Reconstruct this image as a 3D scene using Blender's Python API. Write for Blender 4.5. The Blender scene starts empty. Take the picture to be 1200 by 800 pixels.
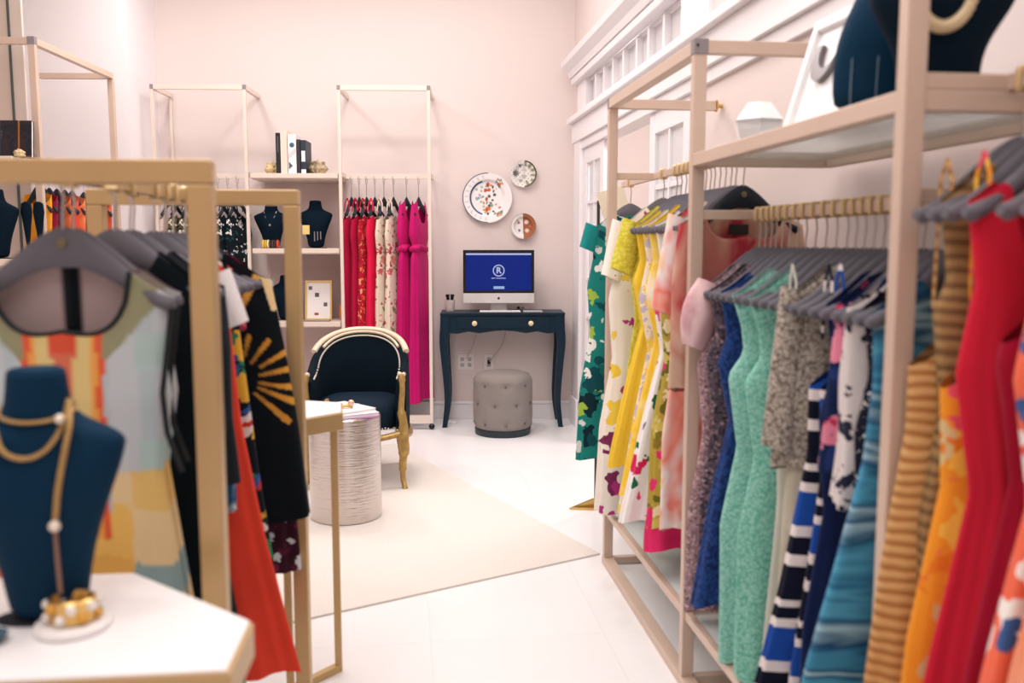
import bpy, bmesh, math, random
from math import sin, cos, pi, radians
import numpy as np
from mathutils import Vector, Matrix

random.seed(7)
SC = bpy.context.scene
COL = SC.collection

# ------------------------------------------------------------------ camera
cam_d = bpy.data.cameras.new('camera')
cam = bpy.data.objects.new('camera', cam_d)
COL.objects.link(cam)
cam.location = (0, 0, 1.35)
cam.rotation_euler = (radians(90 - 6.25), 0, radians(-7.06))
cam_d.sensor_width = 36
cam_d.lens = 31.5
cam_d.clip_start = 0.05
cam_d.dof.use_dof = True
cam_d.dof.focus_distance = 5.9
cam_d.dof.aperture_fstop = 2.6
SC.camera = cam

# ------------------------------------------------------------------ world and lights
w = bpy.data.worlds.new('world')
SC.world = w
w.use_nodes = True
bg = w.node_tree.nodes['Background']
bg.inputs['Color'].default_value = (1.0, 0.97, 0.95, 1)
bg.inputs['Strength'].default_value = 1.0

def area(name, loc, size, power, color=(1, 0.955, 0.935), sy=None, rot=(0, 0, 0)):
    d = bpy.data.lights.new(name, 'AREA')
    d.energy = power
    d.color = color
    d.size = size
    if sy:
        d.shape = 'RECTANGLE'
        d.size_y = sy
    o = bpy.data.objects.new(name, d)
    COL.objects.link(o)
    o.location = loc
    o.rotation_euler = rot
    return o

# ceiling panels (real lamps under the ceiling, above the frame)
area('ceiling_panel_light', (-0.4, 3.2, 3.5), 2.6, 95, sy=3.4)
area('ceiling_panel_light', (-0.3, 0.2, 3.5), 2.4, 60, sy=1.8)
area('ceiling_panel_light', (-0.3, 5.6, 3.5), 2.8, 42, sy=1.6)
# small ceiling spots that throw the slanted rack shadows on the back wall
area('added_doorway_fill', (1.95, 5.4, 2.5), 0.4, 40, rot=(0, radians(40), 0))  # added fill lamp, unseen, brightens the beige wall beyond the door opening
for sx, sy_, e in ((-1.5, 5.6, 22), (-0.2, 5.2, 24), (0.75, 2.4, 16), (-0.9, 1.2, 14)):
    area('ceiling_spot_light', (sx, sy_, 3.48), 0.22, e, (1, 0.93, 0.89))

SC.view_settings.view_transform = 'Standard'
SC.view_settings.look = 'None'
SC.view_settings.exposure = -0.58
SC.view_settings.gamma = 1.0
SC.view_settings.use_curve_mapping = False

# ------------------------------------------------------------------ materials
def lin(h):
    h = h.lstrip('#')
    out = []
    for i in (0, 2, 4):
        c = int(h[i:i + 2], 16) / 255
        out.append(c / 12.92 if c <= 0.04045 else ((c + 0.055) / 1.055) ** 2.4)
    return (*out, 1)

MATS = {}
def new_mat(name):
    m = bpy.data.materials.new(name)
    m.use_nodes = True
    nt = m.node_tree
    p = nt.nodes['Principled BSDF']
    return m, nt, p

def N(nt, kind, **kw):
    n = nt.nodes.new(kind)
    for k, v in kw.items():
        if k in n.inputs:
            n.inputs[k].default_value = v
        else:
            setattr(n, k, v)
    return n

def ramp(nt, stops, interp='LINEAR'):
    r = nt.nodes.new('ShaderNodeValToRGB')
    cr = r.color_ramp
    cr.interpolation = interp
    while len(cr.elements) < len(stops):
        cr.elements.new(0.5)
    for e, (p, c) in zip(cr.elements, stops):
        e.position = p
    for e, (p, c) in zip(cr.elements, stops):
        e.position = p
        e.color = c if not isinstance(c, str) else lin(c)
    return r

def simple(name, col, rough=0.5, metal=0.0, bump=0.0, bscale=60, var=0.0, coat=0.0, spec=None):
    """plain material with a little procedural grain"""
    if name in MATS:
        return MATS[name]
    m, nt, p = new_mat(name)
    c = lin(col) if isinstance(col, str) else col
    p.inputs['Base Color'].default_value = c
    p.inputs['Roughness'].default_value = rough
    p.inputs['Metallic'].default_value = metal
    if coat:
        p.inputs['Coat Weight'].default_value = coat
    if spec is not None:
        p.inputs['Specular IOR Level'].default_value = spec
    if bump or var:
        tc = N(nt, 'ShaderNodeTexCoord')
        nz = N(nt, 'ShaderNodeTexNoise', Scale=bscale, Detail=4.0)
        nt.links.new(tc.outputs['Object'], nz.inputs['Vector'])
        if var:
            r = ramp(nt, [(0.3, tuple(x * (1 - var) for x in c[:3]) + (1,)), (0.7, c)])
            nt.links.new(nz.outputs['Fac'], r.inputs['Fac'])
            nt.links.new(r.outputs['Color'], p.inputs['Base Color'])
        if bump:
            b = N(nt, 'ShaderNodeBump', Strength=bump, Distance=0.004)
            nt.links.new(nz.outputs['Fac'], b.inputs['Height'])
            nt.links.new(b.outputs['Normal'], p.inputs['Normal'])
    MATS[name] = m
    return m

def fabric(name, kind, cols, scale=10.0, rough=0.85, alpha=1.0, stretch=(1, 1, 1), thr=0.4, sheen=0.05):
    """cloth: the colour pattern is part of the cloth (object coordinates)"""
    if name in MATS:
        return MATS[name]
    m, nt, p = new_mat(name)
    L = nt.links.new
    p.inputs['Roughness'].default_value = rough
    p.inputs['Sheen Weight'].default_value = sheen
    p.inputs['Specular IOR Level'].default_value = 0.12
    tc = N(nt, 'ShaderNodeTexCoord')
    mp = N(nt, 'ShaderNodeMapping')
    mp.inputs['Scale'].default_value = stretch
    L(tc.outputs['Object'], mp.inputs['Vector'])
    vec = mp.outputs['Vector']
    weave = N(nt, 'ShaderNodeTexNoise', Scale=220.0, Detail=2.0)
    L(tc.outputs['Object'], weave.inputs['Vector'])
    bump_src, bstr = weave.outputs['Fac'], 0.15
    C = [lin(c) for c in cols]
    if kind == 'plain':
        nz = N(nt, 'ShaderNodeTexNoise', Scale=scale, Detail=3.0)
        L(vec, nz.inputs['Vector'])
        r = ramp(nt, [(0.3, tuple(x * 0.86 for x in C[0][:3]) + (1,)), (0.7, C[0])])
        L(nz.outputs['Fac'], r.inputs['Fac'])
        out = r.outputs['Color']
    elif kind == 'lace':
        vo = N(nt, 'ShaderNodeTexVoronoi', Scale=scale)
        L(vec, vo.inputs['Vector'])
        nz = N(nt, 'ShaderNodeTexNoise', Scale=scale * 0.6, Detail=6.0)
        L(vec, nz.inputs['Vector'])
        mx = N(nt, 'ShaderNodeMath', operation='MULTIPLY')
        L(vo.outputs['Distance'], mx.inputs[0]); L(nz.outputs['Fac'], mx.inputs[1])
        r = ramp(nt, [(0.08, C[0]), (0.42, C[1])])
        L(mx.outputs[0], r.inputs['Fac'])
        out = r.outputs['Color']
        bump_src, bstr = mx.outputs[0], 0.5
    elif kind == 'sequin':
        vo = N(nt, 'ShaderNodeTexVoronoi', Scale=scale)
        L(vec, vo.inputs['Vector'])
        sp = N(nt, 'ShaderNodeSeparateColor')
        L(vo.outputs['Color'], sp.inputs['Color'])
        r = ramp(nt, [(i / max(1, len(C) - 1), c) for i, c in enumerate(C)])
        L(sp.outputs[0], r.inputs['Fac'])
        out = r.outputs['Color']
        bump_src, bstr = vo.outputs['Distance'], 0.6
    elif kind == 'tiedye':
        nz = N(nt, 'ShaderNodeTexNoise', Scale=scale, Detail=3.5, Distortion=0.6)
        L(vec, nz.inputs['Vector'])
        r = ramp(nt, [(0.28 + 0.44 * i / max(1, len(C) - 1), c) for i, c in enumerate(C)])
        L(nz.outputs['Fac'], r.inputs['Fac'])
        out = r.outputs['Color']
    elif kind == 'floral':
        nz = N(nt, 'ShaderNodeTexNoise', Scale=scale * 1.3, Detail=2.0)
        L(vec, nz.inputs['Vector'])
        ad = N(nt, 'ShaderNodeMixRGB', blend_type='ADD')
        ad.inputs['Fac'].default_value = 0.08
        L(vec, ad.inputs['Color1']); L(nz.outputs['Color'], ad.inputs['Color2'])
        prev = None
        for k, (s, t) in enumerate(((scale, thr), (scale * 2.1, thr * 0.8))):
            vo = N(nt, 'ShaderNodeTexVoronoi', Scale=s)
            L(ad.outputs['Color'], vo.inputs['Vector'])
            sp = N(nt, 'ShaderNodeSeparateColor')
            L(vo.outputs['Color'], sp.inputs['Color'])
            fl = C[1:]
            r = ramp(nt, [(i / len(fl), c) for i, c in enumerate(fl)], 'CONSTANT')
            L(sp.outputs[k], r.inputs['Fac'])
            # petals: radius modulated by fine noise
            nn = N(nt, 'ShaderNodeTexNoise', Scale=s * 4, Detail=1.0)
            L(vec, nn.inputs['Vector'])
            mm = N(nt, 'ShaderNodeMath', operation='MULTIPLY_ADD')
            L(nn.outputs['Fac'], mm.inputs[0]); mm.inputs[1].default_value = 0.5
            L(vo.outputs['Distance'], mm.inputs[2])
            cmp_ = N(nt, 'ShaderNodeMath', operation='LESS_THAN')
            L(mm.outputs[0], cmp_.inputs[0]); cmp_.inputs[1].default_value = t + 0.25
            mix = N(nt, 'ShaderNodeMixRGB')
            L(cmp_.outputs[0], mix.inputs['Fac'])
            if prev is None:
                mix.inputs['Color1'].default_value = C[0]
            else:
                L(prev, mix.inputs['Color1'])
            L(r.outputs['Color'], mix.inputs['Color2'])
            prev = mix.outputs['Color']
        out = prev
    elif kind == 'stripes':       # stripes stacked along z, given as [(width, colour)...] over one period = scale metres
        sp = N(nt, 'ShaderNodeSeparateXYZ')
        L(vec, sp.inputs[0])
        nz = N(nt, 'ShaderNodeTexNoise', Scale=7.0)
        L(vec, nz.inputs['Vector'])
        m0 = N(nt, 'ShaderNodeMath', operation='MULTIPLY_ADD')
        L(nz.outputs['Fac'], m0.inputs[0]); m0.inputs[1].default_value = 0.012
        L(sp.outputs['Z'], m0.inputs[2])
        m1 = N(nt, 'ShaderNodeMath', operation='DIVIDE')
        L(m0.outputs[0], m1.inputs[0]); m1.inputs[1].default_value = scale
        fr = N(nt, 'ShaderNodeMath', operation='FRACT')
        L(m1.outputs[0], fr.inputs[0])
        tot = sum(x for x, _ in thr)
        acc, st = 0, []
        for wd, c in thr:
            st.append((acc / tot, lin(c))); acc += wd
        r = ramp(nt, st, 'CONSTANT')
        L(fr.outputs[0], r.inputs['Fac'])
        out = r.outputs['Color']
    elif kind == 'ribs':          # horizontal crinkle bands
        wv = N(nt, 'ShaderNodeTexWave', Scale=scale, Distortion=2.2)
        wv.bands_direction = 'Z'
        wv.inputs['Detail'].default_value = 1.0
        L(vec, wv.inputs['Vector'])
        nz = N(nt, 'ShaderNodeTexNoise', Scale=5.0, Detail=2.0)
        L(vec, nz.inputs['Vector'])
        mx = N(nt, 'ShaderNodeMath', operation='MULTIPLY')
        L(wv.outputs['Fac'], mx.inputs[0]); L(nz.outputs['Fac'], mx.inputs[1])
        r = ramp(nt, [(0.0, C[0]), (0.16, C[1]), (0.62, C[2])])
        L(mx.outputs[0], r.inputs['Fac'])
        out = r.outputs['Color']
        bump_src, bstr = wv.outputs['Fac'], 0.35
    elif kind == 'attr':
        at = N(nt, 'ShaderNodeAttribute', attribute_name='cloth')
        out = at.outputs['Color']
    L(out, p.inputs['Base Color'])
    b = N(nt, 'ShaderNodeBump', Strength=bstr, Distance=0.004)
    L(bump_src, b.inputs['Height'])
    L(b.outputs['Normal'], p.inputs['Normal'])
    if alpha < 1:
        p.inputs['Alpha'].default_value = alpha
    MATS[name] = m
    return m

def glass_mat(name, tint=(0.95, 0.97, 0.96, 1), rough=0.05, clear=0.8):
    if name in MATS:
        return MATS[name]
    m, nt, p = new_mat(name)
    L = nt.links.new
    tr = N(nt, 'ShaderNodeBsdfTransparent')
    tr.inputs['Color'].default_value = tint
    p.inputs['Base Color'].default_value = tint
    p.inputs['Roughness'].default_value = rough
    p.inputs['Specular IOR Level'].default_value = 0.7
    mix = N(nt, 'ShaderNodeMixShader')
    fr = N(nt, 'ShaderNodeFresnel', IOR=1.45)
    ad = N(nt, 'ShaderNodeMath', operation='ADD', use_clamp=True)
    L(fr.outputs[0], ad.inputs[0]); ad.inputs[1].default_value = 1 - clear
    L(ad.outputs[0], mix.inputs['Fac'])
    L(tr.outputs[0], mix.inputs[1]); L(p.outputs[0], mix.inputs[2])
    L(mix.outputs[0], nt.nodes['Material Output'].inputs['Surface'])
    MATS[name] = m
    return m

WALL = simple('blush_wall_paint', '#e3d5d1', 0.75, bump=0.05, bscale=90)
WHITE_WALL = simple('white_wall_paint', '#f1ebee', 0.7, bump=0.05, bscale=90)
TRIM = simple('white_trim_paint', '#f0ecee', 0.45)
BEIGE = simple('beige_room_paint', '#d9bfae', 0.8)
TILE = simple('white_floor_tile', '#f4f3f4', 0.28, var=0.03, bscale=2.5)
GROUT = simple('pale_grout', '#f0eff0', 0.8)
RUG = simple('ivory_rug_wool', '#e5ded7', 0.95, bump=0.6, bscale=120, var=0.09)
ROSEGOLD = simple('champagne_metal', '#d8c0ae', 0.42, metal=0.15, var=0.04, bscale=5)
ROSEPALE = simple('pale_champagne_metal', '#e9dace', 0.38, metal=0.1, var=0.03, bscale=5)
GOLD = simple('satin_gold_metal', '#cbaa78', 0.38, metal=0.35, var=0.08, bscale=4)
BRASS = simple('polished_brass', '#d9b36c', 0.28, metal=0.9)
CAPGREY = simple('grey_connector', '#8d8688', 0.5)
GILT = simple('antique_gilt', '#c3a05f', 0.42, metal=0.55, var=0.35, bscale=38, bump=0.3)
GILTPALE = simple('pale_gilt', '#e2cdb4', 0.42, metal=0.2, var=0.12, bscale=40, bump=0.2)
NAVYVELVET = simple('navy_velvet', '#081a26', 0.8, bump=0.15, bscale=160, var=0.2, spec=.12)
BUSTNAVY = simple('navy_bust_linen', '#08304a', 0.75, bump=0.12, bscale=300, var=0.12, spec=.12)
BUSTDARK = simple('dark_bust_velvet', '#071b2a', 0.8, bump=0.12, bscale=260, var=0.15, spec=.1)
HANGER = simple('grey_velvet', '#6f6d75', 0.85, bump=0.2, bscale=250, var=0.12, spec=.2)
HANGERDARK = simple('charcoal_velvet', '#30363e', 0.85, bump=0.2, bscale=250, var=0.12, spec=.2)
STEEL = simple('brushed_steel', '#b9b4b0', 0.3, metal=0.9)
DESKBLUE = simple('dark_teal_lacquer', '#062637', 0.4, var=0.12, bscale=8, spec=.25)
BLACK = simple('black_gloss', '#0a0a0c', 0.25)
ALU = simple('brushed_aluminium', '#d5d1d0', 0.35, metal=0.3)
WHITEPL = simple('white_plastic', '#f2f0f0', 0.4)
WHITETOP = simple('white_lacquer_top', '#f7f5f6', 0.35)
PAPER = simple('white_paper', '#f3f0ee', 0.7)
GLASS = glass_mat('shelf_glass', clear=0.92)
LOOP = simple('pale_gold_loop', '#e2c694', 0.3, metal=0.3)
PANE = glass_mat('door_glass', (0.86, 0.88, 0.90, 1), 0.1, clear=0.45)

# ------------------------------------------------------------------ mesh helpers
class MB:
    def __init__(self):
        self.v, self.f, self.mi = [], [], []
    def add(self, vs, fs, mi=0):
        o = len(self.v)
        self.v += [tuple(q) for q in vs]
        self.f += [tuple(i + o for i in q) for q in fs]
        self.mi += [mi] * len(fs)
        return self
    def box(self, x0, x1, y0, y1, z0, z1, mi=0):
        vs = [(x, y, z) for z in (z0, z1) for y in (y0, y1) for x in (x0, x1)]
        return self.add(vs, [(0, 2, 3, 1), (4, 5, 7, 6), (0, 1, 5, 4), (2, 6, 7, 3), (0, 4, 6, 2), (1, 3, 7, 5)], mi)
    def bar(self, a, b, wx, wy, up=(0, 0, 1), mi=0):
        a, b = Vector(a), Vector(b)
        d = (b - a).normalized()
        u = Vector(up)
        if abs(d.dot(u)) > 0.95:
            u = Vector((0, 1, 0))
        s = d.cross(u).normalized(); t = s.cross(d)
        vs = [q + s * i * wx / 2 + t * j * wy / 2 for q in (a, b) for i, j in ((-1, -1), (1, -1), (1, 1), (-1, 1))]
        return self.add(vs, [(3, 2, 1, 0), (4, 5, 6, 7), (0, 1, 5, 4), (1, 2, 6, 5), (2, 3, 7, 6), (3, 0, 4, 7)], mi)
    def tube(self, pts, r, n=8, closed=False, mi=0, flat=1.0):
        pts = [Vector(q) for q in pts]
        rs = r if isinstance(r, (list, tuple)) else [r] * len(pts)
        vs, fs = [], []
        nrm = None
        P = len(pts)
        for i, q in enumerate(pts):
            if closed:
                d = pts[(i + 1) % P] - pts[i - 1]
            else:
                d = pts[min(i + 1, P - 1)] - pts[max(i - 1, 0)]
            d.normalize()
            if nrm is None:
                h = Vector((0, 0, 1)) if abs(d.z) < 0.9 else Vector((1, 0, 0))
                nrm = d.cross(h).normalized()
            else:
                nrm = (nrm - d * nrm.dot(d))
                if nrm.length < 1e-6:
                    nrm = d.orthogonal()
                nrm.normalize()
            bi = d.cross(nrm)
            for k in range(n):
                a = 2 * pi * k / n
                vs.append(q + nrm * cos(a) * rs[i] + bi * sin(a) * rs[i] * flat)
        for i in range(P if closed else P - 1):
            j = (i + 1) % P
            for k in range(n):
                fs.append((i * n + k, i * n + (k + 1) % n, j * n + (k + 1) % n, j * n + k))
        if not closed:
            fs.append(tuple(range(n))[::-1]); fs.append(tuple((P - 1) * n + k for k in range(n)))
        return self.add(vs, fs, mi)
    def lathe(self, prof, n=32, c=(0, 0, 0), mi=0, sx=1, sy=1):
        vs, fs = [], []
        for r, z in prof:
            for k in range(n):
                a = 2 * pi * k / n
                vs.append((c[0] + r * cos(a) * sx, c[1] + r * sin(a) * sy, c[2] + z))
        P = len(prof)
        for i in range(P - 1):
            for k in range(n):
                fs.append((i * n + k, i * n + (k + 1) % n, (i + 1) * n + (k + 1) % n, (i + 1) * n + k))
        if prof[0][0] > 1e-5:
            fs.append(tuple(range(n))[::-1])
        if prof[-1][0] > 1e-5:
            fs.append(tuple((P - 1) * n + k for k in range(n)))
        return self.add(vs, fs, mi)
    def prism(self, poly, z0, z1, mi=0):
        n = len(poly)
        vs = [(x, y, z0) for x, y in poly] + [(x, y, z1) for x, y in poly]
        fs = [tuple(range(n))[::-1], tuple(range(n, 2 * n))]
        fs += [(i, (i + 1) % n, n + (i + 1) % n, n + i) for i in range(n)]
        return self.add(vs, fs, mi)
    def prism_xz(self, poly, y0, y1, mi=0):
        n = len(poly)
        vs = [(x, y0, z) for x, z in poly] + [(x, y1, z) for x, z in poly]
        fs = [tuple(range(n)), tuple(range(n, 2 * n))[::-1]]
        fs += [((i + 1) % n, i, n + i, n + (i + 1) % n) for i in range(n)]
        return self.add(vs, fs, mi)
    def loft(self, rings, cap=True, mi=0):
        n = len(rings[0])
        vs = [q for r in rings for q in r]
        fs = []
        for i in range(len(rings) - 1):
            for k in range(n):
                fs.append((i * n + k, i * n + (k + 1) % n, (i + 1) * n + (k + 1) % n, (i + 1) * n + k))
        if cap:
            fs.append(tuple(range(n))[::-1]); fs.append(tuple((len(rings) - 1) * n + k for k in range(n)))
        return self.add(vs, fs, mi)
    def ball(self, c, r, n=10, m=6, sz=1.0, mi=0):
        prof = [(max(1e-6, r * sin(pi * i / m)), -r * sz * cos(pi * i / m)) for i in range(m + 1)]
        return self.lathe(prof, n, c, mi)
    def mesh(self, name, mats, smooth=False):
        me = bpy.data.meshes.new(name)
        me.from_pydata(self.v, [], self.f)
        for m in (mats if isinstance(mats, (list, tuple)) else [mats]):
            me.materials.append(m)
        if any(self.mi):
            me.polygons.foreach_set('material_index', self.mi)
        bm = bmesh.new(); bm.from_mesh(me)
        bmesh.ops.recalc_face_normals(bm, faces=bm.faces)
        bm.to_mesh(me); bm.free()
        if smooth:
            me.polygons.foreach_set('use_smooth', [True] * len(me.polygons))
            try:
                me.set_sharp_from_angle(angle=radians(50))
            except Exception:
                pass
        me.update()
        return me

def link(name, me, parent=None, loc=(0, 0, 0), rz=0.0, rot=None, bevel=0.0):
    o = bpy.data.objects.new(name, me)
    COL.objects.link(o)
    o.location = loc
    o.rotation_euler = rot if rot else (0, 0, rz)
    if parent:
        o.parent = parent
    if bevel:
        b = o.modifiers.new('bevel', 'BEVEL')
        b.width = bevel; b.segments = 2; b.limit_method = 'ANGLE'
    return o

def put(name, mb, m, parent=None, loc=(0, 0, 0), rz=0.0, rot=None, smooth=False, bevel=0.0):
    return link(name, mb.mesh(name, m, smooth), parent, loc, rz, rot, bevel)

def tag(o, label, cat, group=None, kind=None):
    o['label'] = label; o['category'] = cat
    if group: o['group'] = group
    if kind: o['kind'] = kind
    return o

def thing(name, label, cat, loc=(0, 0, 0), rz=0.0, group=None, rot=None):
    o = bpy.data.objects.new(name, None)
    o.empty_display_size = 0.1
    COL.objects.link(o)
    o.location = loc; o.rotation_euler = rot if rot else (0, 0, rz)
    return tag(o, label, cat, group)

def structure(name, mb, m, **kw):
    o = put(name, mb, m, **kw)
    if not kw.get('parent'):
        o['kind'] = 'structure'
    return o

# back wall frame: s runs right along the wall, d comes off the wall into the room
PSI = radians(5.2)
OX, OY = 0.776, 6.81
def BW(s, d, z=0.0):
    return (OX + cos(PSI) * s - sin(PSI) * d, OY - sin(PSI) * s - cos(PSI) * d, z)

# ------------------------------------------------------------------ the room
RX = 1.31
fl = structure('floor', MB().box(-3.4, 3.2, -2.2, 8.2, -0.06, -0.003), GROUT)
tile_me = MB().box(-0.2997, 0.2997, -0.2997, 0.2997, -0.008, 0.0).mesh('tile', TILE)
for i in range(-5, 3):
    for j in range(-4, 8):
        o = link('tile', tile_me, fl, (0.085 + 0.3 + 0.6 * i, 2.93 + 0.3 + 0.6 * j, 0))
structure('ceiling', MB().box(-3.4, 3.2, -2.2, 8.2, 3.6, 3.7), simple('ceiling_paint', '#f1eae8', 0.8))
structure('wall_back', MB().box(-3.6, 3.0, 0, 0.12, 0, 3.6), WALL, loc=BW(0, 0), rz=-PSI)
structure('wall_left', MB().box(-3.2, -3.1, -2.2, 8.2, 0, 3.6), WALL)
structure('wall_front', MB().box(-3.4, 3.2, -2.3, -2.2, 0, 3.6), WALL)
# white column left of the back racks
structure('wall_column', MB().box(-4.0, -2.55, -0.55, 0.0, 0, 3.6), WHITE_WALL, loc=BW(0, 0), rz=-PSI)
# baseboard of the back wall, built up of three mouldings
bb = structure('baseboard_back', MB().box(-2.55, 0.56, -0.016, 0, 0, 0.115), TRIM, loc=BW(0, 0), rz=-PSI, bevel=0.003)
structure('cap_moulding', MB().box(-2.55, 0.56, -0.024, 0, 0.115, 0.14), TRIM, parent=bb, bevel=0.005)

# right wall: solid part beside the racks, doors and transom towards the back
rw = structure('wall_right', MB().box(RX, RX + 0.1, -2.2, 4.0, 0, 3.6).box(RX, RX + 0.1, 4.0, 8.0, 2.62, 3.6)
               .box(RX, RX + 0.1, 6.55, 7.2, 0, 2.62), WALL)
structure('trim_1', MB().box(RX - 0.03, RX, 6.40, 6.62, 0, 2.2).box(RX - 0.045, RX, 6.40, 6.64, 0, 0.2), TRIM, bevel=0.004)
# entablature over the doors: frieze, cornice steps
co = structure('trim_2', MB().box(RX - 0.04, RX + 0.1, -2.0, 6.66, 2.08, 2.22).box(RX - 0.02, RX + 0.1, -2.0, 6.66, 2.02, 2.08), TRIM, bevel=0.004)
structure('ledge', MB().box(RX - 0.075, RX, -2.0, 6.68, 2.22, 2.262), TRIM, parent=co, bevel=0.006)
structure('cornice_step', MB().box(RX - 0.05, RX + 0.02, -2.0, 6.66, 2.50, 2.55), TRIM, parent=co, bevel=0.008)
structure('cornice_crown', MB().loft([[(x, y, z) for x, z in ((RX, 2.55), (RX - 0.06, 2.55), (RX - 0.075, 2.585), (RX - 0.12, 2.625), (RX - 0.13, 2.66), (RX, 2.66))] for y in (-2.0, 6.66)]), TRIM, parent=co)
# transom windows, each framed pane by itself
tw = structure('window_1', MB().box(RX + 0.02, RX + 0.06, 3.4, 6.6, 2.26, 2.285).box(RX + 0.02, RX + 0.06, 3.4, 6.6, 2.475, 2.5)
               .box(RX - 0.02, RX + 0.06, 3.74, 4.12, 2.26, 2.5).box(RX - 0.01, RX + 0.06, 6.3, 6.6, 2.26, 2.5), TRIM)
ed = [6.29, 6.04, 5.79, 5.54, 5.28, 4.98, 4.74, 4.46, 4.13]
for a, b in zip(ed[:-1], ed[1:]):
    structure('pane', MB().box(RX + 0.035, RX + 0.042, b + 0.018, a - 0.018, 2.285, 2.475), simple('frosted_transom_glass', '#d5d1d3', 0.3), parent=tw)
    structure('mullion', MB().box(RX, RX + 0.055, b - 0.018, b + 0.018, 2.283, 2.477), TRIM, parent=tw)
for a, b in ((3.72, 3.5), (3.48, 3.2), (3.18, 2.9), (2.88, 2.5)):
    structure('pane', MB().box(RX + 0.035, RX + 0.042, b + 0.01, a - 0.01, 2.285, 2.475), simple('frosted_transom_glass', '#d5d1d3', 0.3), parent=tw)
structure('backing', MB().box(RX + 0.06, RX + 0.09, -2, 6.6, 2.22, 2.55), TRIM, parent=tw)

def door(name, y0, y1, zt, cols, rows, x=RX + 0.0):
    """white french door in the plane of the right wall, with real panes and glazing bars"""
    st, rb = 0.095, 0.28
    m = MB().box(x, x + 0.045, y0, y0 + st, 0, zt).box(x, x + 0.045, y1 - st, y1, 0, zt)
    m.box(x, x + 0.045, y0 + st, y1 - st, 0, rb).box(x, x + 0.045, y0 + st, y1 - st, zt - 0.11, zt)
    d = structure(name, m, TRIM, bevel=0.004)
    gw = (y1 - y0 - 2 * st) / cols; gh = (zt - 0.11 - rb) / rows
    for i in range(cols):
        for j in range(rows):
            ya, za = y0 + st + i * gw, rb + j * gh
            structure('pane', MB().box(x + 0.02, x + 0.026, ya + 0.012, ya + gw - 0.012, za + 0.012, za + gh - 0.012), simple('frosted_door_glass', '#d9d7da', 0.25), parent=d)
    for i in range(1, cols):
        structure('glazing_bar', MB().box(x + 0.005, x + 0.04, y0 + st + i * gw - 0.012, y0 + st + i * gw + 0.012, rb, zt - 0.11), TRIM, parent=d)
    for j in range(1, rows):
        structure('glazing_bar', MB().box(x + 0.008, x + 0.038, y0 + st, y1 - st, rb + j * gh - 0.012, rb + j * gh + 0.012), TRIM, parent=d)
    return d
door('door_1', 5.77, 6.40, 2.02, 2, 6)
door('door_2', 4.02, 4.68, 2.02, 2, 6)
structure('wall_beyond', MB().box(RX + 0.95, RX + 1.05, 4.0, 7.2, 0, 2.6), BEIGE)

# far-left mirror glass as opaque beige panels, reflection put into colour, dark seam
pl = structure('trim_3', MB().box(-0.75, -0.062, 0, 0.02, 0, 3.6), simple('beige_panel', '#cdbcb0', 0.3), loc=(-2.03, 5.3, 0), rz=-PSI)
structure('seam', MB().box(-0.064, -0.052, -0.006, 0.02, 0, 3.6), simple('green_glass_edge', '#4a5550', 0.3), parent=pl)
structure('narrow_panel', MB().box(-0.052, 0.01, 0, 0.02, 0, 3.6), simple('beige_panel_pale', '#d6c8be', 0.3), parent=pl)

# ------------------------------------------------------------------ rug
rug = put('area_rug', MB().prism([(0.845, 3.707), (0.845 - 0.37 * 2.45, 3.707 + 0.93 * 2.45),
          (0.845 - 0.37 * 2.45 - 1.95 * 0.912, 3.707 + 0.93 * 2.45 - 1.95 * 0.411), (0.845 - 1.95 * 0.912, 3.707 - 1.95 * 0.411)], 0.0, 0.008), RUG)
tag(rug, 'pale ivory low-pile rug lying at an angle on the white tiles', 'rug')

# ------------------------------------------------------------------ hangers
def hanger_body(hw=0.19, drop=0.125, depth=0.05):
    m = MB()
    rings = []
    n = 28
    for i in range(n + 1):
        t = -1 + 2 * i / n
        a = abs(t)
        x = hw * t
        s = a * a * (3 - 2 * a)
        z = -drop * (0.35 * a + 0.65 * s)
        hz = (depth * (1 - a) ** 1.5 + 0.022 + 0.006 * a) / 2
        hy = 0.005 + 0.012 * a ** 1.2
        if a > 0.985:
            hz *= 0.6; hy *= 0.6
        y = -0.012 * a * a
        cz = z - hz
        rings.append([(x, y + hy * cos(q), cz + hz * sin(q)) for q in [2 * pi * k / 8 for k in range(8)]])
    return m.loft(rings)
def hook_mb(h=0.09, r=0.021):
    pts = [(0, 0, -0.02), (0, 0, h - 2 * r - 0.012), (-0.006, 0, h - 2 * r)]
    for k in range(11):
        a = radians(-120 + 30 * k * 0.9)
        pts.append((r * sin(a) * 1.0 if k else -r * 0.8, 0, h - r + r * cos(a)))
    return MB().tube(pts, 0.0028, 6)
HB = hanger_body().mesh('hanger_body', HANGER, True)
HBD = hanger_body().mesh('hanger_body_dark', HANGERDARK, True)
HK = hook_mb().mesh('hook', STEEL, True)
HKW = MB().tube([(0, 0, -0.02), (.001, 0, .02), (.004, 0, .045), (.002, 0, .062), (0, 0, .0715)], 0.0024, 6).mesh('hook_wire', STEEL, True)
HKB = MB().tube([(-.011, 0, .0735), (.011, 0, .0735), (.0125, 0, .076), (.0125, 0, .105), (.011, 0, .1075), (-.011, 0, .1075), (-.0125, 0, .105), (-.0125, 0, .076)], .0052, 6, closed=True).mesh('rail_loop', LOOP, True)
BADGE = MB().lathe([(0.009, 0), (0.009, 0.002), (0.006, 0.003)], 12).mesh('badge', simple('dull_gold_badge', '#7d7158', 0.5, metal=0.4), False)

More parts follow.
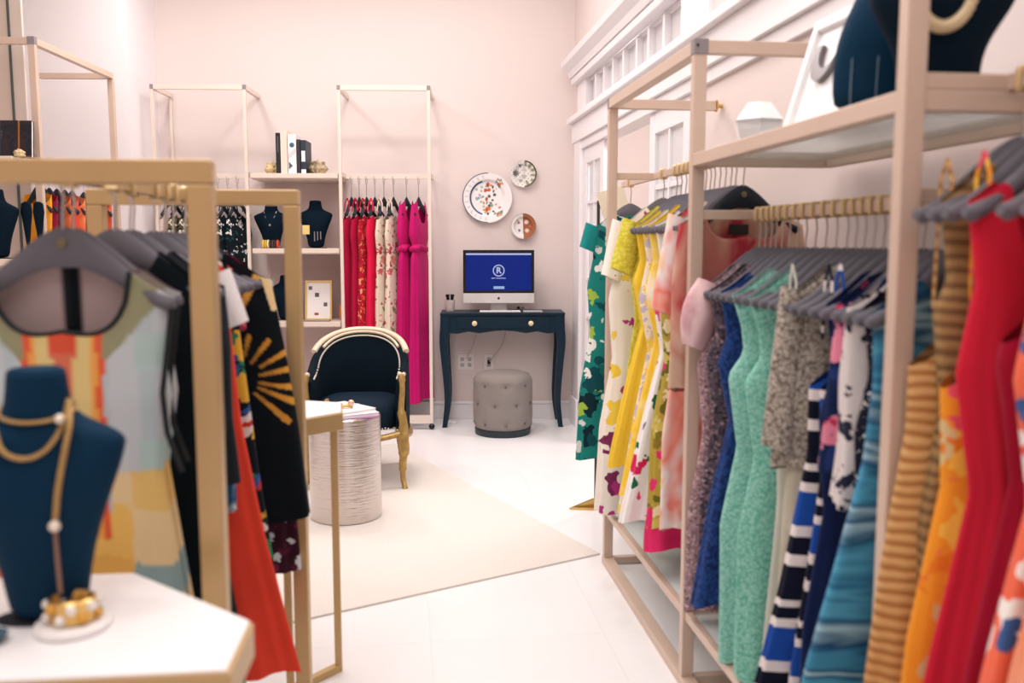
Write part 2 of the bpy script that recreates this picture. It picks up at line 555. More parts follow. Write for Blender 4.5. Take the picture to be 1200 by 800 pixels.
def hanger(loc, rz, label, dark=False, group=None, badge=False, tall=False):
    o = thing('clothes_hanger', label, 'hanger', loc, rz, group)
    link('shoulder_arm', HBD if dark else HB, o)
    if tall:
        link('hook', HK, o, rot=(0, 0, 0)).scale = (1, 1, tall)
    else:
        link('hook_wire', HKW, o)
        link('rail_loop', HKB, o)['label'] = 'gold loop over the rail'
    if badge:
        link('badge', BADGE, o, (0, -0.006, -0.03), rot=(radians(90), 0, 0))
    return o

# ------------------------------------------------------------------ garments
def interp(tab, z):
    zs = [q[0] for q in tab]
    return [np.interp(-z, [-q for q in zs], [q[k] for q in tab]) for k in range(1, len(tab[0]))]

def body_mesh(name, m, prof, neck=(0.075, 0.10, 0.03), shoulder=0.125, hw0=0.19, folds=(7, 0.10), seed=0, nu=64, nv=44, colour=None, hemwave=0.01, start=0.0):
    """one hanging garment body: ring sections from shoulder line to hem; neck = (half width, front dip, back dip);
    prof rows: (z, half width, half thickness, x shift)"""
    rnd = random.Random(seed)
    ph = [rnd.uniform(0, 6.28) for _ in range(6)]
    zh = prof[-1][0]
    U = np.linspace(0, 2 * pi, nu, endpoint=False)
    cu, su = np.cos(U), np.sin(U)
    sx = np.sign(cu) * np.abs(cu) ** 0.85
    sy = np.sign(su) * np.abs(su) ** 0.8
    hw_top = interp(prof, start)[0]
    x0 = sx * hw_top
    a = np.clip(np.abs(x0) / hw0, 0, 1.2)
    zt = start - shoulder * (0.35 * a + 0.65 * np.clip(a * a * (3 - 2 * a), 0, 1.2)) + 0.004
    nw = neck[0]
    inn = np.abs(x0) < nw
    dip = np.where(su < 0, neck[1], neck[2])
    e = np.clip(1 - (np.abs(x0) / nw) ** 2, 0, 1) ** 0.6
    zt = np.where(inn, zt - dip * e, zt)
    V = []
    for j in range(nv + 1):
        t = (j / nv) ** 1.15
        zhem = zh + hemwave * np.sin(3 * U + ph[0])
        z = zt + (zhem - zt) * t
        hw, th, cx = np.array([interp(prof, q) for q in z]).T
        f = np.clip((t - 0.12) / 0.88, 0, 1) ** 0.8
        n = folds[0]
        rip = folds[1] * f * (np.sin(n * U + ph[1] + 0.8 * t) + 0.5 * np.sin((2 * n + 1) * U + ph[2] - 1.2 * t))
        x = cx + hw * sx * (1 + 0.35 * rip)
        y = th * sy * (1 + 2.2 * rip) + 0.006 * f * np.sin(6 * t + ph[3])
        if j == 0:
            y = y * 0.9
        V.append(np.stack([x, y, z], 1))
    V = np.concatenate(V)
    F = []
    for j in range(nv):
        for k in range(nu):
            F.append((j * nu + k, j * nu + (k + 1) % nu, (j + 1) * nu + (k + 1) % nu, (j + 1) * nu + k))
    me = bpy.data.meshes.new(name)
    me.from_pydata(V.tolist(), [], F)
    me.materials.append(m)
    me.polygons.foreach_set('use_smooth', [True] * len(me.polygons))
    if colour:
        at = me.color_attributes.new('cloth', 'FLOAT_COLOR', 'POINT')
        cols = np.array([lin(colour(x, y, z)) for x, y, z in V], dtype=np.float32)
        at.data.foreach_set('color', cols.ravel())
    me.update()
    return me

def sleeve_mesh(m, side, x=0.165, z=-0.10, L=0.2, r0=0.075, r1=0.085, spread=0.35, thick=0.4, puff=0.0, seed=0):
    mb = MB(); rings = []
    rnd = random.Random(seed); p0 = rnd.uniform(0, 6)
    n = 18; K = 9
    for i in range(K + 1):
        t = i / K
        c = (side * (x + L * spread * t), 0, z - L * t * cos(spread * 0.8))
        r = r0 + (r1 - r0) * t + puff * sin(pi * t)
        rings.append([(c[0] + side * r * 0.62 * cos(q) * (1 + 0.05 * sin(4 * q + p0)), r * thick * sin(q) * (1 + 0.12 * t * sin(5 * q + p0)),
                       c[2] + (-0.25) * r * cos(q) * -side * side + 0.0) for q in [2 * pi * k / n for k in range(n)]])
    mb.loft(rings, cap=False)
    return mb.mesh('sleeve', m, True)

def strap_mesh(m, x, zt, zb, xb, r=0.005, yf=0.02):
    mb = MB()
    for s in (-1, 1):
        mb.tube([(x, 0, zt + 0.006), (x + (xb - x) * 0.3, s * yf * 0.8, zt - 0.03), (xb, s * yf, zb)], r, 5, flat=0.5)
    return mb.mesh('strap', m, True)

P = {
 'sheath': [(0, .185, .020, 0), (-.12, .185, .024, 0), (-.24, .165, .028, 0), (-.32, .19, .034, 0), (-.5, .165, .03, 0), (-.72, .195, .034, 0), (-1.0, .19, .034, 0)],
 'flare': [(0, .185, .020, 0), (-.12, .185, .024, 0), (-.24, .165, .028, 0), (-.32, .19, .032, 0), (-.48, .155, .03, 0), (-.7, .21, .036, 0), (-1.0, .27, .045, 0)],
 'maxi': [(0, .185, .018, 0), (-.12, .18, .02, 0), (-.24, .16, .024, 0), (-.34, .18, .026, 0), (-.5, .17, .026, 0), (-.8, .21, .03, 0), (-1.2, .27, .036, 0)],
 'slip': [(0, .12, .016, 0), (-.2, .15, .02, 0), (-.3, .17, .024, 0), (-.5, .14, .024, 0), (-.8, .17, .028, 0), (-1.3, .19, .034, 0)],
 'top': [(0, .185, .022, 0), (-.12, .19, .028, 0), (-.25, .20, .034, 0), (-.45, .20, .036, 0), (-.62, .21, .038, 0)],
}
def scaled(kind, L=None, w=1.0, hem=None, th=1.0, lean=0.0):
    pr = P[kind]; k = 1.0 if L is None else L / -pr[-1][0]
    out = []
    for i, (z, hw, t, cx) in enumerate(pr):
        zz = z * k if i > 2 else z
        q = 0 if z > -.3 else (z + .3) / (pr[-1][0] + .3)
        h = hw * w
        if hem is not None and q > 0:
            h = h + (hem - pr[-1][1] * w) * q ** 1.3
        out.append((zz, h, t * th, cx + lean * q))
    return out

def garment(name, label, cat, loc, rz, m, prof, group=None, neck=(0.075, 0.10, 0.03), folds=(7, 0.10), seed=0, sleeves=None, sleeve_mat=None,
            straps=None, colour=None, start=0.0, nu=64, nv=44, hemwave=0.01, extra=None):
    parts = bool(sleeves or straps or extra)
    me = body_mesh(name + '_cloth', m, prof, neck, 0.125, 0.19, folds, seed, nu, nv, colour, hemwave, start)
    o = thing(name, label, cat, loc, rz, group)
    link('body_cloth', me, o)
    if sleeves:
        for s in (-1, 1):
            link('sleeve', sleeve_mesh(sleeve_mat or m, s, seed=seed, **sleeves), o)
    if straps:
        for s in (-1, 1):
            link('strap', strap_mesh(m, s * straps[0], -0.125 * (0.35 * straps[0] / .19 + .3 * (straps[0] / .19) ** 2) + 0.0, start - straps[1], s * straps[2]), o)
    if extra:
        extra(o)
    return o

def hung(name, glabel, hshort, cat, loc, rz, m, prof, hook=True, dark=False, hgroup=None, badge=False, **kw):
    """a hanger and, as a thing of its own, the garment that hangs from it"""
    hanger(loc, rz, hshort, dark, hgroup, badge)
    return garment(name, glabel, cat, loc, rz, m, prof, **kw)

# ------------------------------------------------------------------ right rack (champagne tube rack fixed to the wall)
rr = thing('clothes_rack', 'long champagne metal wall rack with glass shelf on the right side', 'clothes rack', (0.854, 0, 0))
FX, YA, YB, YC, YD = 0.0, 3.60, 2.545, 1.447, 0.36
WX = RX - 0.854
PW, PD = 0.038, 0.030
def rpart(name, a, b, wx=0.03, wy=0.038, m=ROSEGOLD, up=(0, 0, 1)):
    return put(name, MB().bar(a, b, wx, wy, up), m, rr, bevel=0.0025)
for y in (YA, YB, YC, YD):
    put('post', MB().box(-PW / 2, PW / 2, y - PD / 2, y + PD / 2, 0.03, 1.885), ROSEGOLD, rr, bevel=0.0025)
    rpart('wall_arm', (PW / 2, y, 1.905), (WX - 0.03, y, 1.905))
    put('wall_flange', MB().lathe([(0.024, 0), (0.024, 0.006), (0.008, 0.012), (0.008, 0.03)], 16), BRASS, rr, (WX - 0.03, y, 1.905), rot=(0, radians(90), 0), smooth=True)
    put('wall_leg', MB().box(WX - 0.06, WX - 0.025, y - 0.015, y + 0.015, 0.03, 0.235), ROSEGOLD, rr, bevel=0.0025)
rpart('top_rail', (0, YA + 0.015, 1.905), (0, YB + 0.015, 1.905), 0.038, 0.038)
rpart('top_rail', (0, YC + 0.015, 1.905), (0, YD - 0.015, 1.905), 0.038, 0.038)
put('corner_cap', MB().box(-0.021, 0.021, YB - 0.018, YB + 0.016, 1.884, 1.927).lathe([(0.004, 0), (0.004, 0.003)], 10, (-0.01, YB - 0.0185, 1.9)), CAPGREY, rr, bevel=0.002)
put('screw_hole', MB().ball((-0.011, YB - 0.018, 1.908), 0.0045), BLACK, rr)
put('corner_cap', MB().box(-0.0195, 0.0195, YA - 0.016, YA + 0.016, 1.884, 1.927), CAPGREY, rr, bevel=0.002)
# shelf of the middle and near bays
rpart('shelf_rail', (0, YB - 0.015, 1.588), (0, YC + 0.015, 1.588), 0.036, 0.036)
rpart('shelf_rail', (0.40, YB, 1.588), (0.40, YD, 1.588), 0.022, 0.036)
for y in (YB, YC, YD):
    rpart('shelf_arm', (PW / 2, y, 1.588), (0.39, y, 1.588), 0.022, 0.036)
for a, b in ((YB, YC),):
    put('shelf_glass', MB().box(0.018, 0.389, b + 0.012, a - 0.012, 1.592, 1.602), GLASS, rr)
# hanging rails
RXX = 1.03 - 0.854
for (a, b, z) in ((4.12, 2.56, 1.62), (YB, YC + 0.02, 1.432), (YC, YD, 1.62)):
    rpart('hanging_rail', (RXX, a, z), (RXX, b, z), 0.016, 0.028)
rpart('rail_arm', (PW / 2, YB - 0.004, 1.432), (RXX, YB - 0.004, 1.432), 0.014, 0.028)
rpart('rail_arm', (PW / 2, YC + 0.02, 1.432), (RXX, YC + 0.02, 1.432), 0.014, 0.028)
rpart('rail_arm', (PW / 2, YA, 1.62), (RXX, YA, 1.62), 0.014, 0.028)
rpart('rail_arm', (PW / 2, YC - 0.003, 1.62), (RXX, YC - 0.003, 1.62), 0.014, 0.028)
# lower shelf and base
for a, b in ((YA, YB), (YB, YC), (YC, YD)):
    rpart('lower_rail', (0, a - 0.015, 0.225), (0, b + 0.015, 0.225), 0.024, 0.026)
    rpart('lower_rail', (WX - 0.043, a - 0.015, 0.225), (WX - 0.043, b + 0.015, 0.225), 0.024, 0.026)
    put('lower_glass', MB().box(0.012, WX - 0.055, b + 0.016, a - 0.016, 0.226, 0.234), GLASS, rr)
    rpart('base_rail', (0, a + 0.015, 0.016), (0, b + 0.015, 0.016), 0.044, 0.03)
    rpart('base_rail', (WX - 0.043, a + 0.015, 0.016), (WX - 0.043, b + 0.015, 0.016), 0.044, 0.03)
for y in (YA, YB, YC, YD):
    rpart('lower_arm', (0.012, y, 0.225), (WX - 0.05, y, 0.225), 0.022, 0.026)
    rpart('base_arm', (0.02, y, 0.016), (WX - 0.06, y, 0.016), 0.03, 0.03)

# ---------------- clothes of the right rack
def right(y, z, name, glabel, hlabel, cat, m, prof, jit=0.0, x=1.03, rz=0.0, **kw):
    return hung(name, glabel, hlabel, cat, (x, y, z), radians(rz) , m, prof, **kw)

ZF, ZM = 1.53, 1.342
GF, GM, GN = 'clothes in the far bay of the right rack', 'clothes in the middle bay of the right rack', 'clothes in the near bay of the right rack'
teal = fabric('teal_floral_cloth', 'floral', ['#1d7f78', '#0e4a52', '#e6ebe4', '#9fbf4a', '#15695f', '#cfd8d2', '#0b2c33'], 7, thr=0.42)
right(3.98, ZF, 'floral_dress', 'teal, green and white blotched floral dress at the far end of the right rack', 'grey velvet hanger with the teal floral dress', 'dress', teal, scaled('sheath', 1.17, 1.0, 0.235), rz=-6, group=GF, seed=1, sleeves=dict(L=0.11, r0=.055, r1=.055, spread=.25, thick=.5), sleeve_mat=fabric('teal_plain', 'plain', ['#1f8d8c'], 6), neck=(.07, .06, .02))
cream = fabric('cream_floral_cloth', 'floral', ['#f3ece2', '#b43a86', '#f0cf4e', '#f3ece2', '#f4efe6', '#d6a23c', '#f6e6df', '#7d2f5a'], 6.5, thr=0.36)
right(3.47, ZF, 'floral_dress', 'cream dress scattered with magenta and yellow flowers by the far post', 'grey velvet hanger with the cream floral dress', 'dress', cream, scaled('sheath', 1.26, 1.12, 0.26), group=GF, seed=2, sleeves=dict(L=0.22, r0=.06, r1=.065, spread=.18, thick=.5), neck=(.07, .06, .02))
lime = fabric('lime_lace_cloth', 'lace', ['#e6dc62', '#c9bd35'], 90)
right(3.30, ZF, 'lace_dress', 'lime yellow lace dress with short sleeves', 'grey velvet hanger with the lime lace dress', 'dress', lime, scaled('sheath', 0.92, .92), group=GF, seed=3, sleeves=dict(L=0.19, r0=.06, r1=.07, spread=.22, thick=.5), neck=(.07, .05, .02))
yel = fabric('yellow_cloth', 'plain', ['#f7cf3f'], 5)
right(3.19, ZF, 'sun_dress', 'sunny yellow sleeveless dress with a flared pleated skirt', 'grey velvet hanger with the sunny yellow dress', 'dress', yel, scaled('flare', 1.0, 1.0, 0.27), group=GF, seed=4, folds=(11, .16), neck=(.09, .16, .08))
lil = fabric('yellow_check_cloth', 'floral', ['#f6e9d2', '#f4d35a', '#c9c3da', '#f7d766', '#f2ead9', '#cbbfd6'], 16, thr=0.45)
right(3.10, ZF, 'sun_dress', 'pale dress with small lilac and yellow print beside the yellow dress', 'grey velvet hanger with the lilac and yellow print dress', 'dress', lil, scaled('flare', 1.16, 1.0, 0.25), group=GF, seed=5, folds=(9, .14), neck=(.09, .16, .08))
yel2 = fabric('yellow_white_cloth', 'tiedye', ['#f8f1e2', '#f9d75c', '#f6c935', '#f8e69a'], 6)
right(3.02, ZF, 'sun_dress', 'yellow and white dappled dress in the far bay', 'grey velvet hanger with the yellow and white dappled dress', 'dress', yel2, scaled('flare', 1.08, 1.0, 0.26), group=GF, seed=6, folds=(9, .14), neck=(.08, .10, .04))
wfl = fabric('white_poppy_cloth', 'floral', ['#f4f0ee', '#d8285e', '#f4f0ee', '#f3eeee', '#e6457c', '#352a63', '#f6f2ef', '#1d6a4a'], 9.0, thr=0.33)
right(2.93, ZF, 'party_dress', 'white tulle dress with pink and red blooms and a flared hem', 'grey velvet hanger with the white tulle dress', 'dress', wfl, scaled('flare', 1.13, 1.0, 0.29), group=GF, seed=7, folds=(9, .14), neck=(.10, .13, .05))
olive = fabric('olive_rose_cloth', 'floral', ['#b8a445', '#6b6a26', '#e8e0b0', '#8a7d2e', '#e03a72', '#cfbf62'], 8, thr=0.45)
right(2.84, ZF, 'floral_dress', 'olive and gold floral dress with a bright pink hem', 'grey velvet hanger with the olive floral dress', 'dress', olive, scaled('sheath', 1.12, 1.0, 0.22), group=GF, seed=8, neck=(.08, .10, .03),
      extra=lambda o: link('hem_band', body_mesh('hem_band', fabric('hot_pink_cloth', 'plain', ['#e8336e'], 5), [(-1.06, .222, .04, 0), (-1.2, .228, .046, 0)], (.001, 0, 0), 0.0, .19, (7, .1), 8, nv=6, start=-1.06), o))
coral = fabric('coral_tiedye_cloth', 'tiedye', ['#f9f2ee', '#f7d8cb', '#f08a78', '#f4eae6', '#f6b45a', '#f7e9e2'], 4.5, stretch=(1, 1, .6))
right(2.74, ZF, 'tie_dye_dress', 'coral, white and orange tie-dyed dress beside the middle post', 'grey velvet hanger with the coral tie-dyed dress', 'dress', coral, scaled('sheath', 1.1, 1.03, 0.21), group=GF, seed=9, sleeves=dict(L=0.30, r0=.055, r1=.06, spread=.16), neck=(.08, .10, .03))
redsheer = fabric('red_beige_cloth', 'tiedye', ['#ead0ba', '#dfb59d', '#e4c2a8', '#b93544', '#dba58c'], 3.6, stretch=(1, 1, 0.5))
right(2.635, ZF - 0.003, 'sheer_blouse', 'red and sand washed blouse on the nearest hanger of the far bay', 'charcoal velvet hanger of the red and sand blouse, turned outward', 'blouse', redsheer,
      [(0, .19, .02, 0), (-.14, .215, .024, 0), (-.3, .235, .03, 0), (-.62, .23, .03, 0)], x=1.03, rz=10, dark=True, group=GF, seed=10, neck=(.12, .16, .06), badge=True,
      extra=lambda o: link('neck_label', MB().box(-.035, .03, .012, .016, -.15, -.12).mesh('neck_label', BLACK), o))

blush = fabric('blush_sequin_cloth', 'sequin', ['#6d5660', '#b9959a', '#8a6f78', '#d8bcbc'], 130, rough=0.45)
tulle = fabric('pink_tulle', 'tiedye', ['#d9a9ae', '#e9c9c9', '#c98f9a'], 9)
right(2.46, ZM, 'sequin_dress', 'dusky pink sequin dress with puffy pink tulle sleeves by the middle post', 'grey velvet hanger with the puff sleeved sequin dress', 'dress', blush, scaled('sheath', 1.07, 1.0, 0.205), group=GM, seed=11, sleeves=dict(L=0.19, r0=.045, r1=.05, spread=.22, puff=.035, thick=.5), sleeve_mat=tulle, neck=(.08, .09, .03))
blush2 = fabric('smoky_sequin_cloth', 'sequin', ['#3b3640', '#6d5f69', '#2f2a35', '#a58a92'], 130, rough=0.45)
right(2.385, ZM, 'sequin_dress', 'smoky grey plum sequin dress behind the blue lace dress', 'grey velvet hanger with the smoky plum sequin dress', 'dress', blush2, scaled('sheath', 0.98, 1.0, 0.195), group=GM, seed=12, neck=(.08, .09, .03))
blu = fabric('royal_lace_cloth', 'lace', ['#2b4c8c', '#172a5c'], 95)
right(2.30, ZM, 'lace_dress', 'royal blue lace dress with a full skirt', 'grey velvet hanger with the royal blue lace dress', 'dress', blu, scaled('flare', 0.98, 1.0, 0.245), group=GM, seed=13, folds=(8, .13), neck=(.10, .12, .05))
mint = fabric('mint_tweed_cloth', 'lace', ['#a8dccf', '#72b9a8'], 130)
mint_d = fabric('mint_tweed_deep', 'lace', ['#9dd6c6', '#62b09c'], 130)
pm = [(0, .20, .018, 0), (-.10, .20, .022, 0), (-.2, .165, .026, 0), (-.27, .155, .03, 0), (-.33, .195, .036, 0), (-.52, .165, .034, 0), (-.72, .205, .038, 0), (-1.09, .20, .04, 0)]
right(2.20, ZM, 'shift_dress', 'mint green tweed sleeveless shift dress, the one farther from the camera', 'grey velvet hanger with the farther mint dress', 'dress', mint, pm, group=GM, seed=14, folds=(5, .07), neck=(.09, .05, .02))
right(2.09, ZM, 'shift_dress', 'mint green tweed sleeveless shift dress, the nearer one of the pair', 'grey velvet hanger with the nearer mint dress', 'dress', mint_d, pm, group=GM, seed=15, folds=(5, .07), neck=(.09, .05, .02))
pal = fabric('pale_silk_cloth', 'plain', ['#d7d8cc'], 6)
right(1.985, ZM, 'slip_dress', 'pale sage slip dress on thin straps behind the boucle jacket', 'grey velvet hanger with the pale sage slip', 'dress', pal, [(z, h, t, 0) for z, h, t in ((0, .15, .02), (-.3, .16, .026), (-.6, .15, .03), (-1.05, .175, .034))], group=GM, seed=16, start=-.22, straps=(.13, .01, .12), neck=(.09, .04, .0))
bou = fabric('boucle_cloth', 'lace', ['#cfc6b8', '#746a60'], 130)
skirt = fabric('cream_skirt_cloth', 'tiedye', ['#d8d3c2', '#c3bda8', '#e4e0d2'], 5)
right(1.905, ZM, 'boucle_jacket', 'grey cream boucle jacket hung over a cream skirt', 'grey velvet hanger with the boucle jacket', 'jacket', bou, [(0, .17, .026, 0), (-.1, .18, .03, 0), (-.25, .19, .036, 0), (-.5, .195, .04, 0)], group=GM, seed=17, folds=(5, .05), neck=(.07, .03, .02),
      sleeves=dict(L=0.36, r0=.06, r1=.07, spread=.08, x=.155), extra=lambda o: link('skirt', body_mesh('skirt', skirt, [(-.3, .15, .024, 0), (-.6, .165, .03, 0), (-1.05, .175, .036, 0)], (.001, 0, 0), 0, .19, (7, .1), 17, start=-.3), o))
ST = [(3, '#1b4aa0'), (.8, '#e6ddda'), (1.1, '#0d1226'), (.6, '#e6ddda'), (3, '#0d1226'), (1, '#e6ddda'), (1.6, '#0d1226'), (1, '#e6ddda')]
ST2 = ST[3:] + ST[:3]
s1 = fabric('blue_stripe_cloth', 'stripes', [], 0.30, thr=ST)
s2 = fabric('blue_stripe_cloth_b', 'stripes', [], 0.27, thr=ST2)
for y, mm, sd, lb, hl in ((1.825, s1, 18, 'blue, black and white striped maxi dress flaring out in front', 'grey velvet hanger with the flaring striped maxi dress'),
                          (1.775, s2, 19, 'blue, black and white striped maxi dress tucked behind its twin', 'grey velvet hanger with the tucked striped maxi dress')):
    right(y, ZM, 'maxi_dress', lb, hl, 'dress', mm, scaled('maxi', 1.085, .86, 0.285 if sd == 18 else 0.22), group=GM, seed=sd, folds=(6, .10), start=-.2, straps=(.12, .0, .12), neck=(.10, .06, .02))
nav = fabric('navy_cloth', 'plain', ['#16244f'], 6)
right(1.725, ZM, 'navy_dress', 'plain navy blue dress in the middle bay', 'grey velvet hanger with the navy dress', 'dress', nav, scaled('sheath', 1.1, .93, 0.20), group=GM, seed=20, neck=(.08, .09, .03))
pinkn = fabric('pink_navy_floral_cloth', 'floral', ['#17264f', '#d9496f', '#17264f', '#e58aa2', '#24386f', '#c7375a'], 11, thr=.45)
right(1.675, ZM, 'print_blouse', 'navy top printed with pink flowers', 'grey velvet hanger with the pink and navy floral top', 'top', pinkn, scaled('top', .44, .93), group=GM, seed=21, neck=(.08, .09, .03))
spot = fabric('spotted_cloth', 'floral', ['#ddd5d3', '#1d2233', '#272c40', '#1d2233'], 17, thr=.28)
right(1.63, ZM, 'spotted_top', 'white draped top with dark spots', 'grey velvet hanger with the dark spotted top', 'top', spot, scaled('top', .5, .93), group=GM, seed=22, neck=(.08, .14, .03))
dots = fabric('dotted_cloth', 'floral', ['#12182a', '#e6e0e0', '#12182a', '#12182a', '#dcd5d5'], 34, thr=.3)
right(1.588, ZM, 'dotted_dress', 'black dress with scattered white dots behind the watery blue dress', 'grey velvet hanger with the black dotted dress', 'dress', dots, scaled('sheath', 1.1, .9, 0.22), group=GM, seed=23, neck=(.08, .09, .03))
aqua = fabric('watercolour_cloth', 'tiedye', ['#173a5c', '#2a6a90', '#4f9cbc', '#1f5478', '#9cc4d2', '#1b4a70', '#3f86a8'], 3.2, stretch=(.45, .45, 3.4))
right(1.545, ZM, 'tiered_dress', 'watery blue banded maxi dress beside the nearest post', 'grey velvet hanger with the watery blue dress', 'dress', aqua, [(0, .175, .018, 0), (-.25, .165, .022, 0), (-.4, .18, .024, 0), (-.6, .23, .026, 0), (-.8, .285, .028, 0), (-1.09, .33, .03, 0)], group=GM, seed=24, folds=(6, .10), neck=(.08, .14, .04))

tan = fabric('tan_crinkle_cloth', 'ribs', ['#a06a3e', '#c28e55', '#d6ae78'], 15)
tanh = fabric('tan_dark_mesh', 'ribs', ['#6d5236', '#8d6c48', '#a88759'], 14)
pt = [(z, h, t, -.02 * (-z)) for z, h, t in ((0, .16, .024), (-.3, .175, .03), (-.5, .17, .034), (-.75, .20, .038), (-1.2, .235, .044))]
right(1.405, ZF, 'crinkle_dress', 'tan and rust crinkled dress right after the nearest post', 'grey velvet hanger with the tan crinkled dress', 'dress', tan, pt, group=GN, seed=25, folds=(5, .08), start=-.27, straps=(.13, .02, .13), neck=(.10, .08, .02))
right(1.365, ZF, 'crinkle_dress', 'brown mesh dress tucked behind the tan crinkled one', 'grey velvet hanger with the brown mesh dress', 'dress', tanh, scaled('sheath', .9, .88), group=GN, seed=26, neck=(.08, .18, .05))
orf = fabric('orange_floral_cloth', 'floral', ['#f09a2e', '#f4c14e', '#e9586a', '#f09a2e', '#d9c08a', '#e87f28'], 9, thr=.42)
right(1.325, ZF, 'floral_dress', 'orange and yellow floral dress between the tan and red ones', 'grey velvet hanger with the orange floral dress', 'dress', orf, scaled('sheath', 1.15, .92, .225), start=-.30, straps=(.12, .02, .12), group=GN, seed=27, neck=(.08, .12, .03))
red = fabric('scarlet_cloth', 'plain', ['#d3243c'], 4)
right(1.275, ZF, 'red_dress', 'scarlet red plain dress with a deep neckline', 'grey velvet hanger with the scarlet dress', 'dress', red, scaled('flare', 1.18, .95, .25), group=GN, seed=28, folds=(8, .17), neck=(.12, .24, .10))
crim = fabric('crimson_cloth', 'plain', ['#9c0f2c'], 4)
right(1.195, ZF, 'red_dress', 'crimson halter dress with thin pale straps', 'grey velvet hanger with the crimson halter dress', 'dress', crim, scaled('flare', 1.1, .9, .22), group=GN, seed=29, start=-.22, straps=(.10, .02, .06), folds=(8, .16), neck=(.08, .05, .03))
lat = fabric('coral_lattice_cloth', 'floral', ['#ee6f52', '#f4e9e2', '#e8506a', '#3f5f96', '#f0d9cd', '#ee6f52', '#f4efe9'], 9, thr=.42)
right(1.145, ZF, 'floral_dress', 'coral, white and blue flowered dress near the right edge', 'grey velvet hanger with the coral flowered dress', 'dress', lat, scaled('flare', 1.15, .95, .25), group=GN, seed=30, neck=(.09, .2, .05))
pch = fabric('peach_cloth', 'tiedye', ['#f3a07f', '#f08a62', '#f7b899'], 5)
right(1.08, ZF, 'peach_dress', 'peach dress at the right edge of the picture', 'grey velvet hanger with the peach dress', 'dress', pch, scaled('flare', 1.1, .95, .25), group=GN, seed=31, neck=(.09, .12, .05))

SPARE = [(2.70, ZF, 'just beyond the charcoal one in the far bay'), (2.79, ZF, 'between the coral and olive dresses'), (2.89, ZF, 'between the olive dress and the white tulle one'),
         (2.975, ZF, 'just beyond the white tulle dress'), (3.06, ZF, 'just beyond the dappled yellow dress'), (3.145, ZF, 'next to the lilac print dress'), (3.245, ZF, 'between the yellow and lime dresses'),
         (2.50, ZM, 'nearest the middle post in the middle bay'), (2.42, ZM, 'right after the puff sleeved sequin dress'), (2.345, ZM, 'just before the royal blue lace dress'), (2.25, ZM, 'between the blue lace and the mint dresses'),
         (2.145, ZM, 'between the two mint dresses'), (2.037, ZM, 'between the nearer mint dress and the sage slip'), (1.945, ZM, 'just beyond the boucle jacket'), (1.865, ZM, 'between the boucle jacket and the striped dresses')]
for y, z, words in SPARE:
    hanger((1.03, y, z), radians(random.uniform(-2, 2)), 'grey velvet hanger ' + words, group='spare hangers of the right rack')

# ------------------------------------------------------------------ things on the glass shelf
def bust(name, label, loc, rz, m, H=0.34, W=0.14, extra=None, shape=None):
    """jewellery display bust: base, chest swelling to shoulder tips, neck column with flat oval top"""
    o = thing(name, label, 'bust', loc, rz)
    rows = shape or [(0, .44, .28), (.10, .47, .33), (.28, .56, .38), (.46, .75, .40), (.60, .92, .38), (.68, .985, .33), (.71, 1.0, .29), (.745, .86, .29), (.785, .58, .31), (.815, .43, .33), (.86, .365, .32), (.97, .335, .31), (1.0, .325, .30)]
    mb = MB(); n = 40; rings = []
    for t, a, b in rows:
        ring = []
        for k in range(n):
            q = 2 * pi * k / n
            x = W * a * (abs(cos(q)) ** .9) * (1 if cos(q) >= 0 else -1)
            y = W * b * sin(q)
            if .3 < t < .75:
                y -= 0.012 if sin(q) < 0 else 0
            ring.append((x, y - 0.03 * (1 - t) * 0, H * t))
        rings.append(ring)
    mb.loft(rings)
    b = put('torso', mb, m, o, smooth=True)
    s = b.modifiers.new('smooth', 'SUBSURF'); s.levels = 1; s.render_levels = 1
    put('foot', MB().lathe([(W * .62, -0.0), (W * .62, .004)], 32, sy=.5), simple('dark_felt', '#0a1622', .9), o)
    if extra: extra(o)
    return o

def chain(name, pts, r, m, bead=True):
    mb = MB()
    if bead:
        for q in pts: mb.ball(q, r, 8, 5)
    else:
        mb.tube(pts, r, 6)
    return mb.mesh(name, m, True)

LEAN = (radians(-17), 0, radians(-88))
fr = thing('display_board', 'white framed display board leaning on the glass shelf, dark crescent necklace on it', 'display board', (0.965, 2.05, 1.607), rot=LEAN)
put('board', MB().box(-.12, .12, 0, .012, 0, .27), WHITEPL, fr)
for q in ((-.145, -.12, -.014, .02, 0, .30), (.12, .145, -.014, .02, 0, .30), (-.12, .12, -.014, .02, .27, .30), (-.12, .12, -.014, .02, 0, .025)):
    put('frame_bar', MB().box(*q), WHITEPL, fr, bevel=.004)
cr = thing('crescent_necklace', 'dark silver crescent necklace pinned on the white display board', 'necklace', (0.965, 2.05, 1.607), rot=LEAN)
poly = [(-.03 + .055 * cos(a), .19 + .062 * sin(a)) for a in [radians(150 + 180 * k / 14) for k in range(15)]]
poly += [(-.012 + .045 * cos(a), .205 + .048 * sin(a)) for a in [radians(330 - 170 * k / 14) for k in range(15)]]
put('plate', MB().prism_xz(poly, -.016, -.003), simple('dark_silver', '#6d6668', .35, metal=.6), cr)
# faceted white object
fo = thing('faceted_ornament', 'white faceted geometric ornament on the glass shelf', 'ornament', (0.965, 2.37, 1.603), radians(12))
put('crown', MB().lathe([(.070, .075), (.034, .122)], 6), simple('white_ceramic', '#f6f4f4', .3), fo)
put('prism_body', MB().lathe([(.050, 0), (.064, .05), (.068, .075)], 6), glass_mat('milky_acrylic', (.93, .92, .93, 1), .15, .45), fo)

